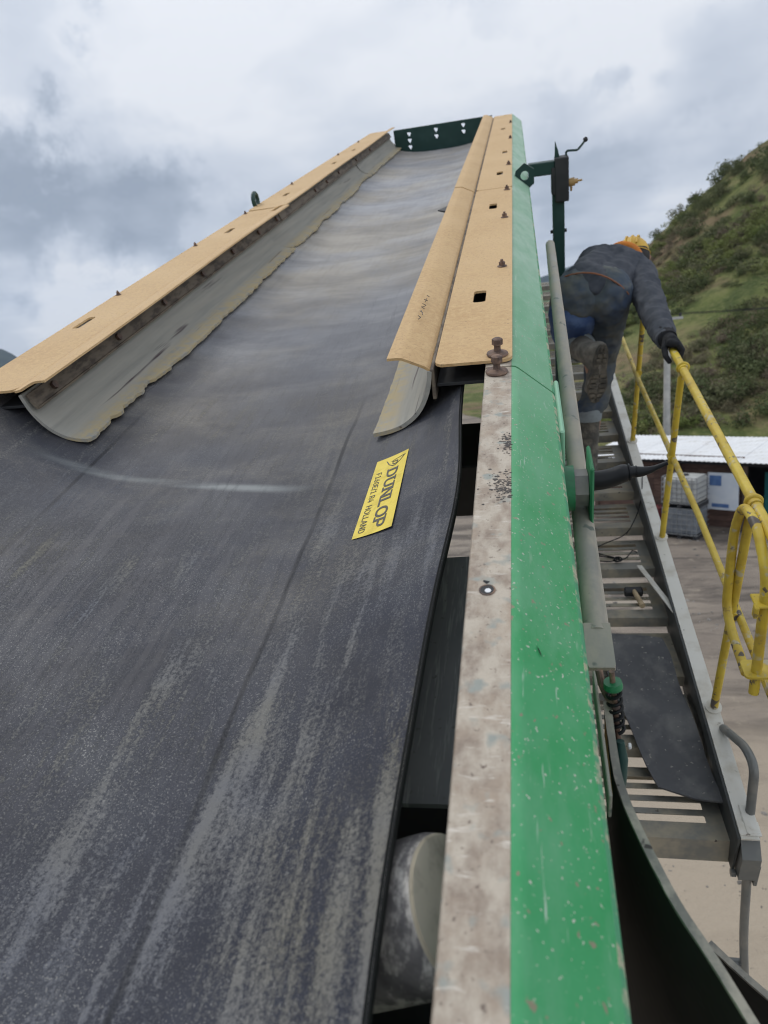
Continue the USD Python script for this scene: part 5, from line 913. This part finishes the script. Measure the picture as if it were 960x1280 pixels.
cl += [[(hl + (0.03, 0.0, 0.0), .016), (hl + (0.062, 0.03, -0.02), .0115)], [(hl + (0.062, 0.03, -0.02), .0115), (hl + (0.070, 0.055, -0.045), .0095)]]
put("glove", skin(bones(cl), 0.006, 4), M_GLOVE, per, smooth=True)
# helmet and orange collar
q = np.linspace(0, PI / 2, 14); dome_ = trimesh.creation.revolve(np.stack([np.r_[0.106 * np.sin(q), 0.117, 0.117, 0.100], np.r_[0.092 * np.cos(q) , -0.004, -0.008, -0.006]], 1)[:, :], sections=36)
def place_head(m, off):
    T = np.eye(4); T[:3, 0], T[:3, 1], T[:3, 2], T[:3, 3] = rt, fw, up, HC + off[0] * rt + off[1] * fw + off[2] * up; m.apply_transform(T); return m
hs = np.diag([0.80, 0.97, 0.92, 1.0]); dome_.apply_transform(hs)
ht = put("helmet", place_head(dome_, (0, -0.005, 0.045)), M_HELMET, per, smooth=45)
rid = [place_head(tube([(x, 0.103 * math.cos(a) , 0.0875 * math.sin(a) * (0.97 if x else 1.0)) for a in np.linspace(0.25, PI - 0.25, 16)], 0.005, 8), (0, -0.005, 0.045)) for x in (-0.03, 0.0, 0.03)]
put("ridge", cat(rid), M_HELMET, ht); pk = place_head(hull([(-0.07, 0.09, 0.0), (0.07, 0.09, 0.0), (-0.045, 0.155, -0.012), (0.045, 0.155, -0.012), (-0.07, 0.09, 0.005), (0.07, 0.09, 0.005), (-0.045, 0.155, -0.008), (0.045, 0.155, -0.008)]), (0, -0.005, 0.04)); put("peak", pk, M_HELMET, ht)
nk = (J["neck"] - J["chest"]); nk /= np.linalg.norm(nk); n1 = np.cross(nk, (0, 0, 1)); n1 /= np.linalg.norm(n1); n2 = np.cross(nk, n1); cc = J["neck"] * 0.75 + J["chest"] * 0.25 + (0, 0, 0.025)
q = np.linspace(0, 2 * PI, 40)
co = tube(cc + 0.078 * np.cos(q)[:, None] * n1 + 0.060 * np.sin(q)[:, None] * n2 + 0.01 * np.sin(2 * q)[:, None] * nk, 0.021, 12, cap=False)
put("collar", co, M_ORANGE, per, smooth=True)
wax = J["waist"] - J["pelvis"]; wax /= np.linalg.norm(wax); m1 = np.array((1.0, 0, 0)); m1 -= wax * (m1 @ wax); m1 /= np.linalg.norm(m1); m2 = np.cross(wax, m1); q = np.linspace(0, 2 * PI, 40)
hb = mid("waist", "pelvis", 0.45) + (0.0, -0.035, -0.01) + 0.168 * np.cos(q)[:, None] * m1 + 0.126 * np.sin(q)[:, None] * m2 + 0.006 * np.sin(3 * q)[:, None] * wax
M_RUSSET = cloth("russet_hem", (0.23, 0.095, 0.05), (0.18, 0.10, 0.07)); put("hem_trim", tube(hb, 0.0042, 8, cap=False), M_RUSSET, pu, smooth=True)
put("sleeve_cuff", tube([J["wrR"] + (0.0, 0.03, 0.003), J["wrR"] + (0.003, 0.0, 0.003), J["wrR"] + (0.005, -0.035, 0.004)], [0.0445, 0.043, 0.038], 18), M_GLOVE, per)

# ------------------------------------------------------------------ air
HAZE = True
if HAZE: hz = usdkit.material(stage, "/World/Looks/haze", {"v": ("principled_volume", {"color": (0.66, 0.79, 1.0), "density": 0.00008, "anisotropy": 0.2})}, [], volume="v.volume")
if HAZE: put("haze", trimesh.creation.box(bounds=[(-3600, -3600, -3.0), (3600, 3600, 480.0)]), hz, smooth=False, kind="stuff")
